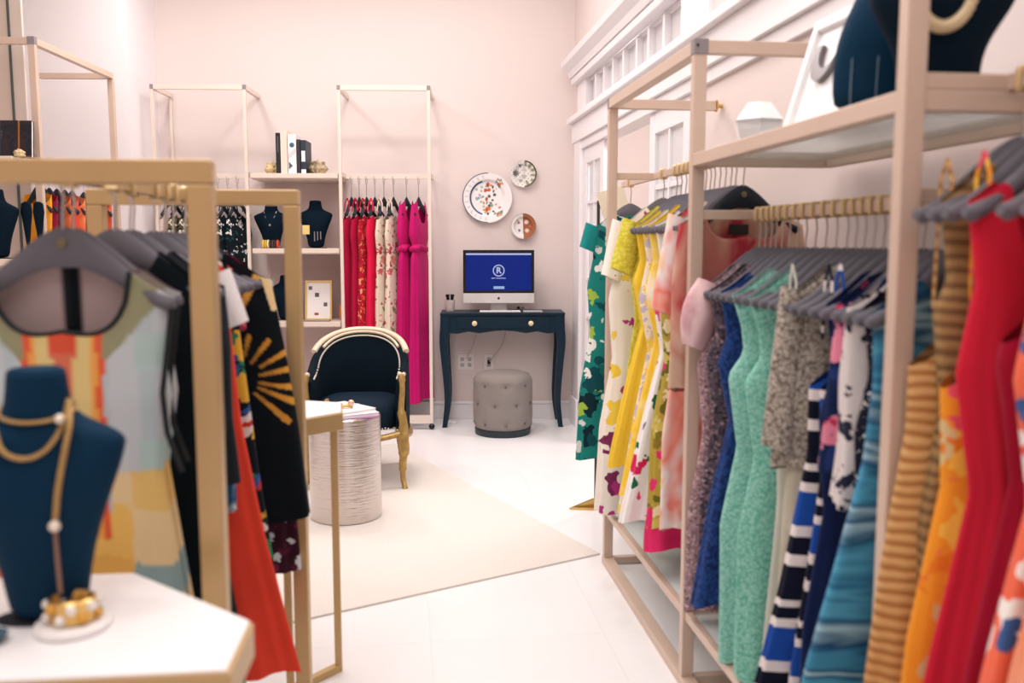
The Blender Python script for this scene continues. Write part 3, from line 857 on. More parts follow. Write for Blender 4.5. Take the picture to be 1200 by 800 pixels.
HILL = [(0, .98, .42), (.12, 1.0, .48), (.28, 1.0, .52), (.40, .95, .50), (.52, .84, .46), (.64, .68, .42), (.76, .52, .38), (.86, .43, .34), (.95, .40, .32), (1.0, .39, .31)]
def seam_extra(o):
    W_, H_ = .125, .36
    for kx in (.80, .45):
        put('seam', MB().tube([(-W_ * a * kx, -W_ * b * (1 - kx * kx) ** .5 - .002, H_ * t) for t, a, b in HILL[:9]], .0013, 5), simple('grey_stitch', '#6f8798', .7), o)
    put('foot_tab', MB().box(-.11, -.09, -.055, -.04, 0, .012), BRASS, o)
bust('display_bust', 'navy display bust with pale stitched seams, left of the nearest post', (0.985, 1.72, 1.603), radians(-12), BUSTNAVY, .36, .125, seam_extra, HILL)
def pearl_extra(o):
    pts = [(.05 * sin(a) - .012, -.056 - .006 * cos(a), .20 - .085 * cos(a)) for a in [radians(-85 + 8.5 * k) for k in range(21)]]
    link('bead_collar', chain('bead_collar', pts, .0125, simple('ivory_gold_bead', '#e0cda6', .3, metal=.3)), o)
bust('display_bust', 'navy display bust wearing a chunky gold bead collar at the top right', (0.955, 1.535, 1.603), radians(-16), BUSTDARK, .36, .125, pearl_extra,
     [(0, .58, .36), (.1, .55, .38), (.2, .57, .42), (.3, .68, .46), (.42, .90, .46), (.5, 1.0, .42), (.57, .92, .38), (.68, .60, .34), (.8, .40, .32), (1.0, .35, .31)])
def stone(name, label, loc, r, m, seed, sz=.8):
    rnd = random.Random(seed)
    bm = bmesh.new()
    bmesh.ops.create_icosphere(bm, subdivisions=3, radius=r)
    for v in bm.verts:
        n = v.co.normalized()
        d = 1 + .16 * sin(9 * n.x + seed) * sin(8 * n.y + 2) + .1 * sin(17 * n.z + seed) + rnd.uniform(-.05, .05)
        v.co = v.co * d
        v.co.z = max(v.co.z * sz, -r * .7 * sz)
    zmin = min(v.co.z for v in bm.verts)
    for v in bm.verts: v.co.z -= zmin
    me = bpy.data.meshes.new(name); bm.to_mesh(me); bm.free()
    me.materials.append(m)
    return tag(link(name, me, None, loc), label, 'bookend')
gold_rock = simple('gilded_rock', '#d9b77a', .45, metal=.25, var=.5, bscale=25, bump=.6)
stone('geode_bookend', 'gold lump of rock on the glass shelf at the right edge', (1.115, 1.54, 1.603), .036, gold_rock, 3)

# ------------------------------------------------------------------ sign stand behind the far post
sg = thing('sign_stand', 'slim sign stand with gold triangular foot and cream card behind the far rack post', 'stand', (0.955, 4.40, 0))
put('foot', MB().prism([(-.115, -.02), (.03, -.055), (.03, .03)], 0, .012).prism_xz([(-.115, .002), (.03, .002), (.03, .05), (.01, .05)], -.014, .002), BRASS, sg)
put('pole', MB().tube([(.02, -.01, .01), (.02, -.01, 1.56)], .008, 8), simple('dark_bronze', '#4b4136', .4, metal=.6), sg, smooth=True)
put('card', MB().box(-.07, .07, -.004, .004, -.09, .09), simple('cream_card', '#efe2c8', .6), sg, (.10, -.02, 1.53), rot=(0, radians(-18), 0))

# ------------------------------------------------------------------ left foreground rack (satin gold)
LR_Z = radians(-3.4)
lr = thing('clothes_rack', 'gold framed free-standing clothes rack in the left foreground', 'clothes rack', (-0.582, 1.60, 0), LR_Z)
def lpart(name, a, b, wx=0.04, wy=0.04):
    return put(name, MB().bar(a, b, wx, wy), GOLD, lr, bevel=0.003)
for y in (0, .85):
    for x in (-.25, .25):
        put('post', MB().box(x - .02, x + .02, y - .02, y + .02, .0, 1.448), GOLD, lr, bevel=.003)
    lpart('top_rail', (-.27, y, 1.469), (.27, y, 1.469))
    lpart('base_rail', (-.23, y, .02), (.23, y, .02))
lpart('hanging_rail', (0, .02, 1.47), (0, .83, 1.47), .018, .03)
def LR(y, x=0.0, z=1.38):
    c, s = cos(LR_Z), sin(LR_Z)
    return (-0.582 + c * x - s * y, 1.60 + s * x + c * y, z)
def left(y, name, glabel, hlabel, cat, m, prof, rz=0.0, x=0.0, **kw):
    return hung(name, glabel, hlabel, cat, LR(y, x), LR_Z + radians(rz), m, prof, group='clothes on the left foreground rack', hgroup=None, **kw)

def geo_colour(x, y, z):
    a = abs(x)
    if y > 0.002 and z > -.24:
        return '#0b151b' if a < .019 else '#b9a6a5'
    if z > -.43 - .12 * (a < .07):
        if a < .012 + max(0, (z + .27) * .18): return '#e0583c' if z > -.22 or z < -.30 else '#dd7558'
        if a < .014: return '#d96a48'
        if a < .046: return '#e6cf8c'
        if a < .056: return '#f3ab55'
        if a < .068: return '#e8623f'
        if z > -.235 + (a - .07) * 1.1 and a < .16: return '#9a9a78'
        if a > .12 and int((z + 1) * 16) % 3 == 0: return '#b9d3cf'
        return '#c9d1d6' if (int((x + 1) * 40) % 3) else '#bccbd0'
    k = int((-z - .40) / .095 + .15 * sin(30 * x))
    col = int((x + 1.02) / .075)
    pal = ['#eea552', '#f2c56a', '#ea8a4a', '#ecc77c', '#e8b45e', '#e67f44', '#ecd2a2', '#f0bb60']
    if (col + k) % 7 == 3: return '#8fa9ac'
    if (col * 3 + k) % 11 == 5: return '#9a6a78'
    return pal[(col * 5 + k * 3) % 8]
geo = fabric('geometric_print_cloth', 'attr', [], alpha=.93)
BIND = simple('black_binding', '#0c171c', .8)
def bind_extra(o):
    pts = []
    for k in range(25):
        x = -.118 + .236 * k / 24
        a = abs(x) / .19
        z = -.125 * (.35 * a + .65 * a * a * (3 - 2 * a)) + .004 - .185 * max(0, 1 - (x / .118) ** 2) ** .6
        pts.append((x, -.024, z))
    link('neck_binding', MB().tube(pts, .0045, 6).mesh('neck_binding', BIND, True), o)
    for s in (-1, 1):
        link('armhole_binding', MB().tube([(s * .185, -.012, -.125), (s * .178, -.024, -.2), (s * .166, -.028, -.29), (s * .172, -.03, -.36), (s * .195, -.03, -.43)], .005, 6).mesh('armhole_binding', BIND, True), o)
pg = [(0, .185, .022, 0), (-.12, .185, .025, 0), (-.24, .166, .028, 0), (-.3, .172, .032, 0), (-.44, .15, .03, 0), (-.56, .165, .034, 0), (-1.0, .22, .045, 0)]
left(.045, 'print_dress', 'sheer geometric dress of orange, yellow and pale blue panels, front of the left rack', 'grey velvet hanger in front of the left rack, with the geometric dress', 'dress', geo, pg, seed=41, neck=(.118, .185, .02), folds=(6, .07), colour=geo_colour, nu=160, nv=150, extra=bind_extra, badge=True)
left(.12, 'print_dress', 'second geometric panel dress, showing as a pale green strip behind the first', 'grey velvet hanger with the second geometric dress', 'dress', geo, pg, seed=42, x=-.012, neck=(.118, .185, .02), folds=(6, .07), colour=geo_colour, nu=120, nv=100, extra=bind_extra)
blk = fabric('black_crepe_cloth', 'plain', ['#0b161d'], 5)
left(.20, 'black_dress', 'long black crepe dress behind the geometric dresses', 'grey velvet hanger with the long black dress', 'dress', blk, scaled('sheath', 1.15, 1.05, .22), seed=43, x=.03, neck=(.08, .10, .03),
     extra=lambda o: link('flower', MB().ball((.185, -.05, -.24), .012, 8, 5, .6).ball((.178, -.052, -.255), .012, 8, 5, .6).mesh('flower', fabric('scarlet_cloth', 'plain', ['#d3243c'], 4), True), o))
left(.29, 'black_dress', 'black dress with a white beaded collar on the left rack', 'grey velvet hanger with the white collared black dress', 'dress', blk, scaled('sheath', 1.1, 1.0, .2), seed=44, neck=(.08, .10, .03),
     extra=lambda o: link('collar', MB().tube([(.03, -.03, -.02), (.07, -.034, -.04), (.12, -.034, -.085)], .011, 8, flat=.5).mesh('collar', simple('white_beads', '#f1eeec', .5, bump=.6, bscale=140), True), o))
left(.37, 'charcoal_top', 'charcoal top between the black dresses and the white blouse', 'grey velvet hanger with the charcoal top', 'top', fabric('charcoal_cloth', 'plain', ['#2b3036'], 5), scaled('top', .55), seed=45, neck=(.08, .10, .03))
wht = fabric('white_cotton_cloth', 'plain', ['#efeaea'], 6)
left(.45, 'white_blouse', 'white short sleeved blouse behind the left front post', 'grey velvet hanger with the white blouse', 'blouse', wht, scaled('top', .42, .93), seed=46, x=-.02, sleeves=dict(L=.12, r0=.062, r1=.066, spread=.28, thick=.45), neck=(.08, .10, .03))
tbl = fabric('teal_ink_cloth', 'tiedye', ['#0f3550', '#2c7f93', '#1b4f7a', '#cfd9dc', '#123a5a'], 9)
left(.52, 'print_dress', 'blue and teal inky print dress next to the red one', 'grey velvet hanger with the inky teal dress', 'dress', tbl, scaled('sheath', .66, .84, .16), seed=47, neck=(.08, .10, .03))
orng = fabric('vermilion_cloth', 'plain', ['#f24a35'], 4)
left(.595, 'long_dress', 'vermilion red long dress flaring below the left rack', 'grey velvet hanger with the vermilion dress', 'dress', orng, [(0, .15, .02, 0), (-.25, .145, .026, 0), (-.45, .15, .03, .01), (-.75, .18, .034, .03), (-1.09, .195, .04, .085)], seed=48, folds=(6, .10), neck=(.08, .14, .05))
mfl = fabric('dark_multi_floral_cloth', 'floral', ['#141c26', '#c93a35', '#e2b23f', '#141c26', '#e8e2dc', '#2b8a63', '#3d5fa0'], 12, thr=.45)
left(.66, 'floral_dress', 'dark dress with red, yellow and green flowers beside the vermilion dress', 'grey velvet hanger with the dark flowered dress', 'dress', mfl, [(0, .15, .02, 0), (-.25, .15, .024, 0), (-.6, .165, .028, .02), (-1.0, .18, .034, .06)], seed=49, neck=(.08, .10, .03))
pop = fabric('orange_pink_band_cloth', 'tiedye', ['#f0813f', '#ee5f86', '#f4b06a'], 12)
left(.70, 'bright_top', 'top with orange and pink shoulders behind the white blouse', 'grey velvet hanger with the orange and pink top', 'top', pop, scaled('top', .24, .9), seed=50, x=-.03, neck=(.08, .10, .03))
def burst_colour(x, y, z):
    if y < 0.01:
        cx, cz = .125, -.375
        dx, dz = x - cx, z - cz
        r = math.hypot(dx, dz); a = math.degrees(math.atan2(dz, dx))
        for ang, r0, r1 in ((52, .05, .13), (30, .06, .17), (11, .05, .18), (-10, .05, .17), (-24, .05, .19), (-42, .05, .17), (75, .06, .12)):
            wd = .0035 + .055 * max(0, r - r0) * (1 if r < r1 - .01 else .6)
            if r0 < r < r1 and abs(r * math.sin(radians(a - ang))) < wd and abs(a - ang) < 60:
                return '#d79a3c' if r > .09 else '#b98238'
        # gold bands from the shoulder down the neckline and the armhole
        b1 = abs(x - (.185 - .55 * (-.10 - z) - 1.3 * max(0, -.17 - z) * 0))
        if -.32 < z < -.085 and b1 < .011: return '#d7a24e'
        if -.20 < z < -.085 and abs(x - (.19 + .28 * (-.085 - z))) < .012: return '#e9cf9a'
    return '#0b1219'
brs = fabric('sunburst_print_cloth', 'attr', [])
left(.755, 'tunic', 'black tunic with a gold sunburst print, nearest the far left rack post', 'grey velvet hanger with the sunburst tunic', 'tunic', brs, [(0, .19, .02, 0), (-.1, .205, .022, 0), (-.3, .235, .026, .005), (-.5, .255, .03, .015), (-.74, .275, .034, .025)], seed=51, neck=(.09, .16, .03), folds=(5, .06), colour=burst_colour, nu=260, nv=200)
mar = fabric('maroon_floral_cloth', 'floral', ['#3a1626', '#7d2745', '#d9dfe2', '#3a1626', '#5a1e38'], 15, thr=.45)
left(.81, 'floral_dress', 'maroon flowered dress peeking out behind the sunburst tunic', 'charcoal velvet hanger with the maroon flowered dress', 'dress', mar, scaled('sheath', .9, 1.12, .25), seed=52, dark=True, neck=(.08, .10, .03))

# ------------------------------------------------------------------ demi-octagon tables
def table(name, label, poly, z, legs, loc=(0, 0, 0)):
    o = thing(name, label, 'table', loc)
    put('rim', MB().prism(poly, z - .055, z - .004), GOLD, o, bevel=.002)
    cx = sum(p[0] for p in poly) / len(poly); cy = sum(p[1] for p in poly) / len(poly)
    inner = [(cx + (x - cx) * .985, cy + (y - cy) * .985) for x, y in poly]
    put('top', MB().prism(inner, z - .004, z), WHITETOP, o, bevel=.001)
    for (a, b) in legs:
        for q in (a, b):
            put('leg', MB().box(q[0] - .011, q[0] + .011, q[1] - .011, q[1] + .011, .0, z - .055), GOLD, o, bevel=.002)
        put('foot_bar', MB().bar((a[0], a[1], .012), (b[0], b[1], .012), .022, .024), GOLD, o)
    return o
table('display_table', 'white topped gold display table in the left foreground, holding a navy bust',
      [(-.226, 1.145), (-.221, 1.30), (-.449, 1.524), (-.80, 1.53), (-1.03, 1.31), (-1.03, 1.16)], .80, [((-.25, 1.17), (-.25, 1.29)), ((-1.0, 1.18), (-1.0, 1.29))])
table('display_table', 'white topped gold table beyond the left rack, its end in front of the silver drum',
      [(-.181, 2.735), (-.192, 2.90), (-.40, 2.99), (-.85, 2.99), (-1.05, 2.85), (-1.05, 2.75), (-.60, 2.63), (-.36, 2.58)], .84, [((-.212, 2.765), (-.345, 2.63)), ((-1.0, 2.79), (-.61, 2.68))])

# ---------------- jewellery on the near table
def near_bust_extra(o):
    pass
NB = bust('display_bust', 'large navy display bust with layered gold chains on the white foreground table', (-.523, 1.352, .80), radians(6), BUSTNAVY, .375, .118)
CH = simple('gold_chain_links', '#c9a468', .32, metal=.75, bump=.9, bscale=330, var=.35)
def curve(pts, n=10):
    pts = [Vector(p) for p in pts]; out = []
    for i in range(len(pts) - 1):
        p0, p1, p2, p3 = pts[max(i - 1, 0)], pts[i], pts[i + 1], pts[min(i + 2, len(pts) - 1)]
        for k in range(n):
            t = k / n
            out.append(.5 * ((2 * p1) + (p2 - p0) * t + (2 * p0 - 5 * p1 + 4 * p2 - p3) * t * t + (3 * p1 - p0 - 3 * p2 + p3) * t ** 3))
    out.append(pts[-1]); return out
nk = thing('chain_necklace', 'flat gold chain necklace wound round the navy bust with one long hanging strand', 'necklace', (-.523, 1.352, .80), radians(6))
ring = [(.0495 * cos(a), .043 * sin(a), .318 + .012 * sin(a) - .006) for a in [2 * pi * k / 40 for k in range(40)]]
put('choker_strand', MB().tube(ring, .0036, 8, closed=True, flat=.8), CH, nk, smooth=True)
put('draped_strand', MB().tube(curve([(.046, -.02, .328), (.04, -.044, .292), (.02, -.054, .262), (-.008, -.056, .252), (-.035, -.052, .265), (-.05, -.03, .30)]), .0038, 8, flat=.7), CH, nk, smooth=True)
put('hanging_strand', MB().tube(curve([(.046, -.02, .328), (.052, -.045, .30), (.047, -.056, .265), (.036, -.060, .21), (.030, -.060, .165)]), .0042, 8, flat=.6), CH, nk, smooth=True)
put('medallion', MB().ball((.029, -.062, .155), .0085, 12, 8), simple('pearl_medallion', '#efe2cf', .25, metal=.2), nk, smooth=True)
put('medallion', MB().ball((.040, -.05, .305), .007, 12, 8), simple('pearl_medallion', '#efe2cf', .25, metal=.2), nk, smooth=True)
put('tassel_strand', MB().tube(curve([(.029, -.060, .148), (.030, -.060, .10), (.031, -.058, .055)]), .0042, 8, flat=.7), simple('copper_chain', '#9a7763', .4, metal=.5, bump=.5, bscale=260), nk, smooth=True)
dsk = put('display_disc', MB().lathe([(0, 0), (.049, 0), (.052, .003), (.051, .010), (.047, .012), (0, .012)], 40), simple('white_marble_disc', '#f3f0ef', .3), None, (-.474, 1.305, .80), smooth=True)
tag(dsk, 'round white marble disc under the gold bracelet on the foreground table', 'disc')
br = thing('cuff_bracelet', 'wide gold cuff bracelet set with pale stones on the white disc', 'bracelet', (-.474, 1.305, .812))
put('cuff', MB().lathe([(.030, 0), (.033, .002), (.033, .033), (.030, .035), (.028, .033), (.028, .002), (.030, 0)], 36, sy=.85), BRASS, br, smooth=True)
for k in range(14):
    a = 2 * pi * k / 14
    put('stone', MB().ball((.034 * cos(a), .029 * sin(a), .010 + .015 * (k % 2)), .0078, 8, 6), simple(['pale_stone', 'amber_stone'][k % 3 == 0], ['#f1ece6', '#d9a03e'][k % 3 == 0], .15, metal=.1), br, smooth=True)
dish = put('trinket_dish', MB().lathe([(0, 0), (.014, 0), (.022, .008), (.024, .012), (.021, .011), (.013, .004), (0, .004)], 28), simple('teal_glaze', '#1f4f66', .2), None, (-.572, 1.268, .80), smooth=True)
tag(dish, 'small teal dish at the left edge of the foreground table', 'dish')

# ------------------------------------------------------------------ silver drum table and magazines
m_dr = bpy.data.materials.new('hammered_silver'); m_dr.use_nodes = True
nt = m_dr.node_tree; pb = nt.nodes['Principled BSDF']
pb.inputs['Base Color'].default_value = lin('#cfc7c2'); pb.inputs['Metallic'].default_value = 1.0; pb.inputs['Roughness'].default_value = .2
tc = N(nt, 'ShaderNodeTexCoord'); mp = N(nt, 'ShaderNodeMapping'); mp.inputs['Scale'].default_value = (6, 6, 110)
nz = N(nt, 'ShaderNodeTexNoise', Scale=1.6, Detail=2.0)
nt.links.new(tc.outputs['Object'], mp.inputs['Vector']); nt.links.new(mp.outputs['Vector'], nz.inputs['Vector'])
bp = N(nt, 'ShaderNodeBump', Strength=.38, Distance=.005)
nt.links.new(nz.outputs['Fac'], bp.inputs['Height']); nt.links.new(bp.outputs['Normal'], pb.inputs['Normal'])
dr = thing('drum_table', 'hammered silver drum side table on the ivory rug', 'side table', (-.283, 4.40, .008))
prof = [(.168, 0), (.174, .004)] + [(.1745 + .0002 * sin(i * 2.1), .01 + .49 * i / 70) for i in range(71)] + [(.174, .506), (.168, .512), (.160, .510)]
put('drum', MB().lathe(prof, 56), m_dr, dr, smooth=True)
put('drum_top', MB().lathe([(0, .506), (.162, .508)], 48), simple('silver_top', '#dcd6d4', .25, metal=.7), dr)
z0 = .52
for i, (dx, dy, rz, w_, d_, t_, c, lb) in enumerate((
        (.02, -.02, 18, .23, .28, .006, '#b06ab0', 'purple magazine at the bottom of the stack on the silver drum'),
        (.015, -.01, 24, .22, .28, .014, '#efecee', 'thick white magazine in the middle of the stack on the silver drum'),
        (-.01, .005, 38, .21, .27, .012, '#f6f3f4', 'white magazine on top of the stack on the silver drum'))):
    o = thing('magazine', lb, 'magazine', (-.283 + dx, 4.40 + dy, z0), radians(rz), group='magazines on the silver drum')
    cm = simple('magazine_cover_%d' % i, c, .35)
    put('pages', MB().box(-w_ / 2 + .002, w_ / 2 - .003, -d_ / 2 + .003, d_ / 2 - .003, .0008, t_ - .0008), PAPER, o)
    put('cover', MB().box(-w_ / 2, w_ / 2, -d_ / 2, d_ / 2, t_ - .0009, t_).box(-w_ / 2, w_ / 2, -d_ / 2, d_ / 2, 0, .0009).box(-w_ / 2 - .001, -w_ / 2 + .001, -d_ / 2, d_ / 2, 0, t_), cm, o)
    z0 += t_
tr = thing('gold_ornament', 'small gold branch-like ornament on the magazines', 'ornament', (-.30, 4.36, z0), radians(10))
put('stem', MB().tube(curve([(-.075, 0, .006), (-.03, 0, .014), (0, 0, .01), (.03, 0, .014), (.06, 0, .008)]), .008, 8), BRASS, tr, smooth=True)
put('horn', MB().tube(curve([(-.045, 0, .012), (-.058, 0, .03), (-.066, 0, .052)]), [.011] * 10 + [.010] * 10 + [.004], 10), BRASS, tr, smooth=True)
put('knob', MB().ball((.0, 0, .018), .012, 12, 8), BRASS, tr, smooth=True)
put('knob', MB().ball((.052, 0, .026), .016, 12, 8), simple('rose_gold_knob', '#e6bfa2', .3, metal=.5), tr, smooth=True)

# ------------------------------------------------------------------ armchair
ac = thing('armchair', 'dark velvet tub armchair with gilt frame and nailhead trim', 'armchair', (-.245, 5.17, 0), radians(-4))
def upath(n=40, ins=0.0):
    out = []
    for i in range(n + 1):
        t = i / n * 2 - 1                      # -1 left front .. 1 right front
        a = t * radians(118)
        x = (.285 - ins) * sin(a) / sin(radians(90)) ; y = (.30 - ins) * cos(a)
        if abs(t) > .76:
            q = (abs(t) - .76) / .24
            x = math.copysign((.285 - ins) * (1 - 0.02 * q), t); y = y * (1 - q) + (-.245) * q if q < 1 else -.245
        hgt = .835 - .185 * min(1, abs(t) / .82) ** 2.2
        if abs(t) > .82:
            hgt -= .03 * (abs(t) - .82) / .18
        out.append((x, y, hgt, t))
    return out
po, pi_ = upath(), upath(ins=.05)
rings = []
for (xo, yo, h, t), (xi, yi, h2, t2) in zip(po, pi_):
    rings.append([(xo, yo, .26), (xo * 1.01, yo * 1.01, .5), (xo, yo, h - .03), ((xo * .6 + xi * .4), (yo * .6 + yi * .4), h - .004), ((xo * .3 + xi * .7), (yo * .3 + yi * .7), h - .008), (xi, yi, h - .035), (xi * .95, yi * .95, .5), (xi, yi, .26)])
put('upholstered_back', MB().loft(rings), NAVYVELVET, ac, smooth=True)
tp = [((xo * .75 + xi * .25), (yo * .75 + yi * .25), h + .002) for (xo, yo, h, t), (xi, yi, _, _) in zip(po, pi_) if abs(t) < .66]
put('crest_rail', MB().tube(tp, .019, 10, flat=.8), GILTPALE, ac, smooth=True)
tp2 = [(xi * 1.02, yi * 1.02, h - .012) for (xi, yi, h, t) in pi_ if abs(t) < .60]
put('crest_bead', MB().tube(tp2, .009, 8), GILTPALE, ac, smooth=True)
nm = MB()
dense = upath(84, .048)
for (x, y, h, t) in dense:
    if abs(t) < .92:
        nm.ball((x * .978, y * .978, h - .034), .0062, 6, 4)
nh = put('nailhead_trim', nm, simple('pale_brass_nail', '#efe6d6', .3, metal=.2), ac, smooth=True)
nh['kind'] = 'stuff'
# seat
m = MB(); n = 28
def seat_ring(k, z):
    out = []
    for i in range(n):
        a = 2 * pi * i / n
        c, s = cos(a), sin(a)
        out.append((.235 * k * math.copysign(abs(c) ** .55, c), -.02 + .235 * k * math.copysign(abs(s) ** .55, s) - (.03 if s < -.5 else 0), z))
    return out
m.loft([seat_ring(.97, .33), seat_ring(1.0, .35), seat_ring(1.0, .42), seat_ring(.95, .455), seat_ring(.75, .475), seat_ring(.4, .485)])
put('seat_cushion', m, simple('navy_velvet_seat', '#0f2233', .75, bump=.15, bscale=160, var=.2, spec=.15), ac, smooth=True)
for s in (-1, 1):
    put('arm_post', MB().tube(curve([(s * .262, -.262, .29), (s * .268, -.272, .36), (s * .256, -.262, .44), (s * .262, -.255, .54), (s * .262, -.262, .60), (s * .258, -.255, .635)], 6), [.028] * 6 + [.024] * 6 + [.017] * 6 + [.016] * 6 + [.020] * 6 + [.012], 10), GILT, ac, smooth=True)
    put('arm_scroll', MB().ball((s * .25, -.258, .638), .014, 10, 6).ball((s * .272, -.258, .638), .012, 10, 6), GILTPALE, ac, smooth=True)
    put('leg', MB().tube(curve([(s * .262, -.262, .30), (s * .270, -.278, .23), (s * .262, -.275, .14), (s * .262, -.266, .06), (s * .272, -.288, .018), (s * .274, -.292, .0)], 6), [.034] * 3 + [.031] * 6 + [.022] * 6 + [.016] * 6 + [.014] * 5 + [.018] * 5, 10), GILT, ac, smooth=True)
    put('leg', MB().tube([(s * .20, .21, .30), (s * .215, .25, .12), (s * .225, .28, 0)], [.026, .02, .016], 8), GILT, ac, smooth=True)
put('front_apron', MB().tube(curve([(-.25, -.268, .31), (-.12, -.285, .285), (0, -.29, .30), (.12, -.285, .285), (.25, -.268, .31)], 8), .024, 10, flat=.7), GILT, ac, smooth=True)
for s in (-1, 1):
    put('side_apron', MB().tube(curve([(s * .268, -.25, .30), (s * .285, -.05, .27), (s * .25, .16, .285), (s * .2, .22, .29)], 8), .022, 8), GILT, ac, smooth=True)
m = MB()
for i in range(30):
    m.ball((-.235 + .47 * i / 29, -.286 + .0, .338 + .006 * cos(i)), .0045, 6, 4)
put('seat_nailheads', m, simple('pale_brass_nail', '#efe6d6', .3, metal=.2), ac, smooth=True)['kind'] = 'stuff'

# ------------------------------------------------------------------ desk, computer, ottoman
dk = thing('writing_desk', 'dark teal writing desk with curved legs against the pink back wall', 'desk', BW(-.012, .19), -PSI)
# local: x along the wall, -y into the room
put('desk_top', MB().prism([(-.45, -.17), (.45, -.17), (.455, -.165), (.455, .17), (-.455, .17), (-.455, -.165)], .828, .848), DESKBLUE, dk, bevel=.005)
bot = [(-.405, .70), (-.33, .695), (-.25, .71), (-.17, .698), (-.08, .712), (0, .718), (.08, .712), (.17, .698), (.25, .71), (.33, .695), (.405, .70)]
put('front_apron', MB().prism_xz([(-.405, .828)] + bot + [(.405, .828)], -.155, -.135), DESKBLUE, dk, bevel=.003)
put('back_apron', MB().box(-.405, .405, .13, .15, .71, .828), DESKBLUE, dk)
for s in (-1, 1):
    put('side_apron', MB().box(s * .405 - .01, s * .405 + .01, -.13, .13, .71, .828), DESKBLUE, dk)
dw = put('drawer', MB().box(-.34, .34, -.161, -.155, .732, .815), DESKBLUE, dk, bevel=.003)
for x in (-.205, .205):
    put('knob', MB().lathe([(.006, 0), (.006, .012), (.017, .016), (.019, .022), (.014, .028), (0, .03)], 20), simple('ivory_knob', '#efdcae', .3), dw, (x, -.161, .772), rot=(radians(90), 0, 0), smooth=True)
for sx in (-1, 1):
    for sy in (-1, 1):
        pts = curve([(0, 0, .828), (.004, .002, .74), (.012, .004, .62), (-.002, -.002, .42), (-.012, -.006, .2), (.006, .004, .03), (.012, .006, .0)], 6)
        rad = []
        for k in range(len(pts)):
            t = k / (len(pts) - 1)
            rad.append(.042 - .012 * t if t < .25 else .039 - .022 * (t - .25) / .75 if t < .9 else .0225)
        rings = []
        for p, r in zip(pts, rad):
            cx, cy = sx * (.418 + p.x), sy * .135 + sy * p.y
            rings.append([(cx + i * r * .78, cy + j * r * .62, p.z) for i, j in ((-1, -1), (0, -1.12), (1, -1), (1.12, 0), (1, 1), (0, 1.12), (-1, 1), (-1.12, 0))])
        put('leg', MB().loft(rings), DESKBLUE, dk, smooth=True)

cpx, cpy, _ = BW(-.038, .175)
ic = thing('desktop_computer', 'all-in-one desktop computer with a blue screen on the teal desk', 'computer', (cpx, cpy, .849), -PSI)
hw_, hb, ht = .264, .058, .452
put('case', MB().prism_xz([(-hw_, hb), (hw_, hb), (hw_, ht), (-hw_, ht)], -.004, .012), ALU, ic, bevel=.006)
put('chin', MB().box(-hw_, hw_, -.009, -.004, hb, hb + .074), simple('silver_chin', '#dcd8d7', .35, metal=.15), ic, bevel=.002)
put('bezel', MB().box(-hw_, hw_, -.010, -.004, hb + .074, ht), BLACK, ic, bevel=.002)
def emit(name, c, s=1.0):
    if name in MATS: return MATS[name]
    m, nt, p = new_mat(name)
    p.inputs['Base Color'].default_value = (0, 0, 0, 1)
    p.inputs['Emission Color'].default_value = lin(c)
    p.inputs['Emission Strength'].default_value = s
    p.inputs['Roughness'].default_value = .3
    p.inputs['Specular IOR Level'].default_value = .2
    MATS[name] = m
    return m
sc_ = put('screen', MB().box(-.242, .242, -.0108, -.0100, hb + .095, ht - .021), emit('screen_blue', '#0a2c93'), ic)
sw = emit('screen_white', '#d5dcff')
put('menu_bar', MB().box(-.242, .242, -.0114, -.0109, ht - .037, ht - .024), sw, sc_)
zc = .300
rg = MB(); n = 40
vs = [(r * cos(2 * pi * k / n), y, zc + r * sin(2 * pi * k / n)) for y in (-.0116, -.0109) for r in (.044, .036) for k in range(n)]
fs = []
for k in range(n):
    j = (k + 1) % n
    fs += [(k, j, n + j, n + k), (2 * n + k, 3 * n + k, 3 * n + j, 2 * n + j), (k, 2 * n + k, 2 * n + j, j), (n + k, n + j, 3 * n + j, 3 * n + k)]
put('logo_ring', rg.add(vs, fs), sw, sc_)
def text(name, body, size, m, parent, loc, rot, bold=0.0):
    c = bpy.data.curves.new(name, 'FONT')
    c.body = body; c.size = size; c.align_x = 'CENTER'; c.align_y = 'CENTER'
    c.extrude = .0002; c.offset = bold
    c.materials.append(m)
    tmp = bpy.data.objects.new(name + '_source', c); COL.objects.link(tmp)
    me = bpy.data.meshes.new_from_object(tmp.evaluated_get(bpy.context.evaluated_depsgraph_get()))
    bpy.data.objects.remove(tmp)
    o = bpy.data.objects.new(name, me); COL.objects.link(o)
    o.parent = parent; o.location = loc; o.rotation_euler = rot
    return o
text('logo_letter', 'R', .062, sw, sc_, (0, -.0114, zc), (radians(90), 0, 0), .0022)
text('logo_words', 'RENT THE RUNWAY', .0115, sw, sc_, (0, -.0114, zc - .057), (radians(90), 0, 0), .0005)
put('button', MB().box(-.038, .042, -.0114, -.0109, hb + .106, hb + .126), emit('screen_pale_blue', '#b9d4ff'), sc_)
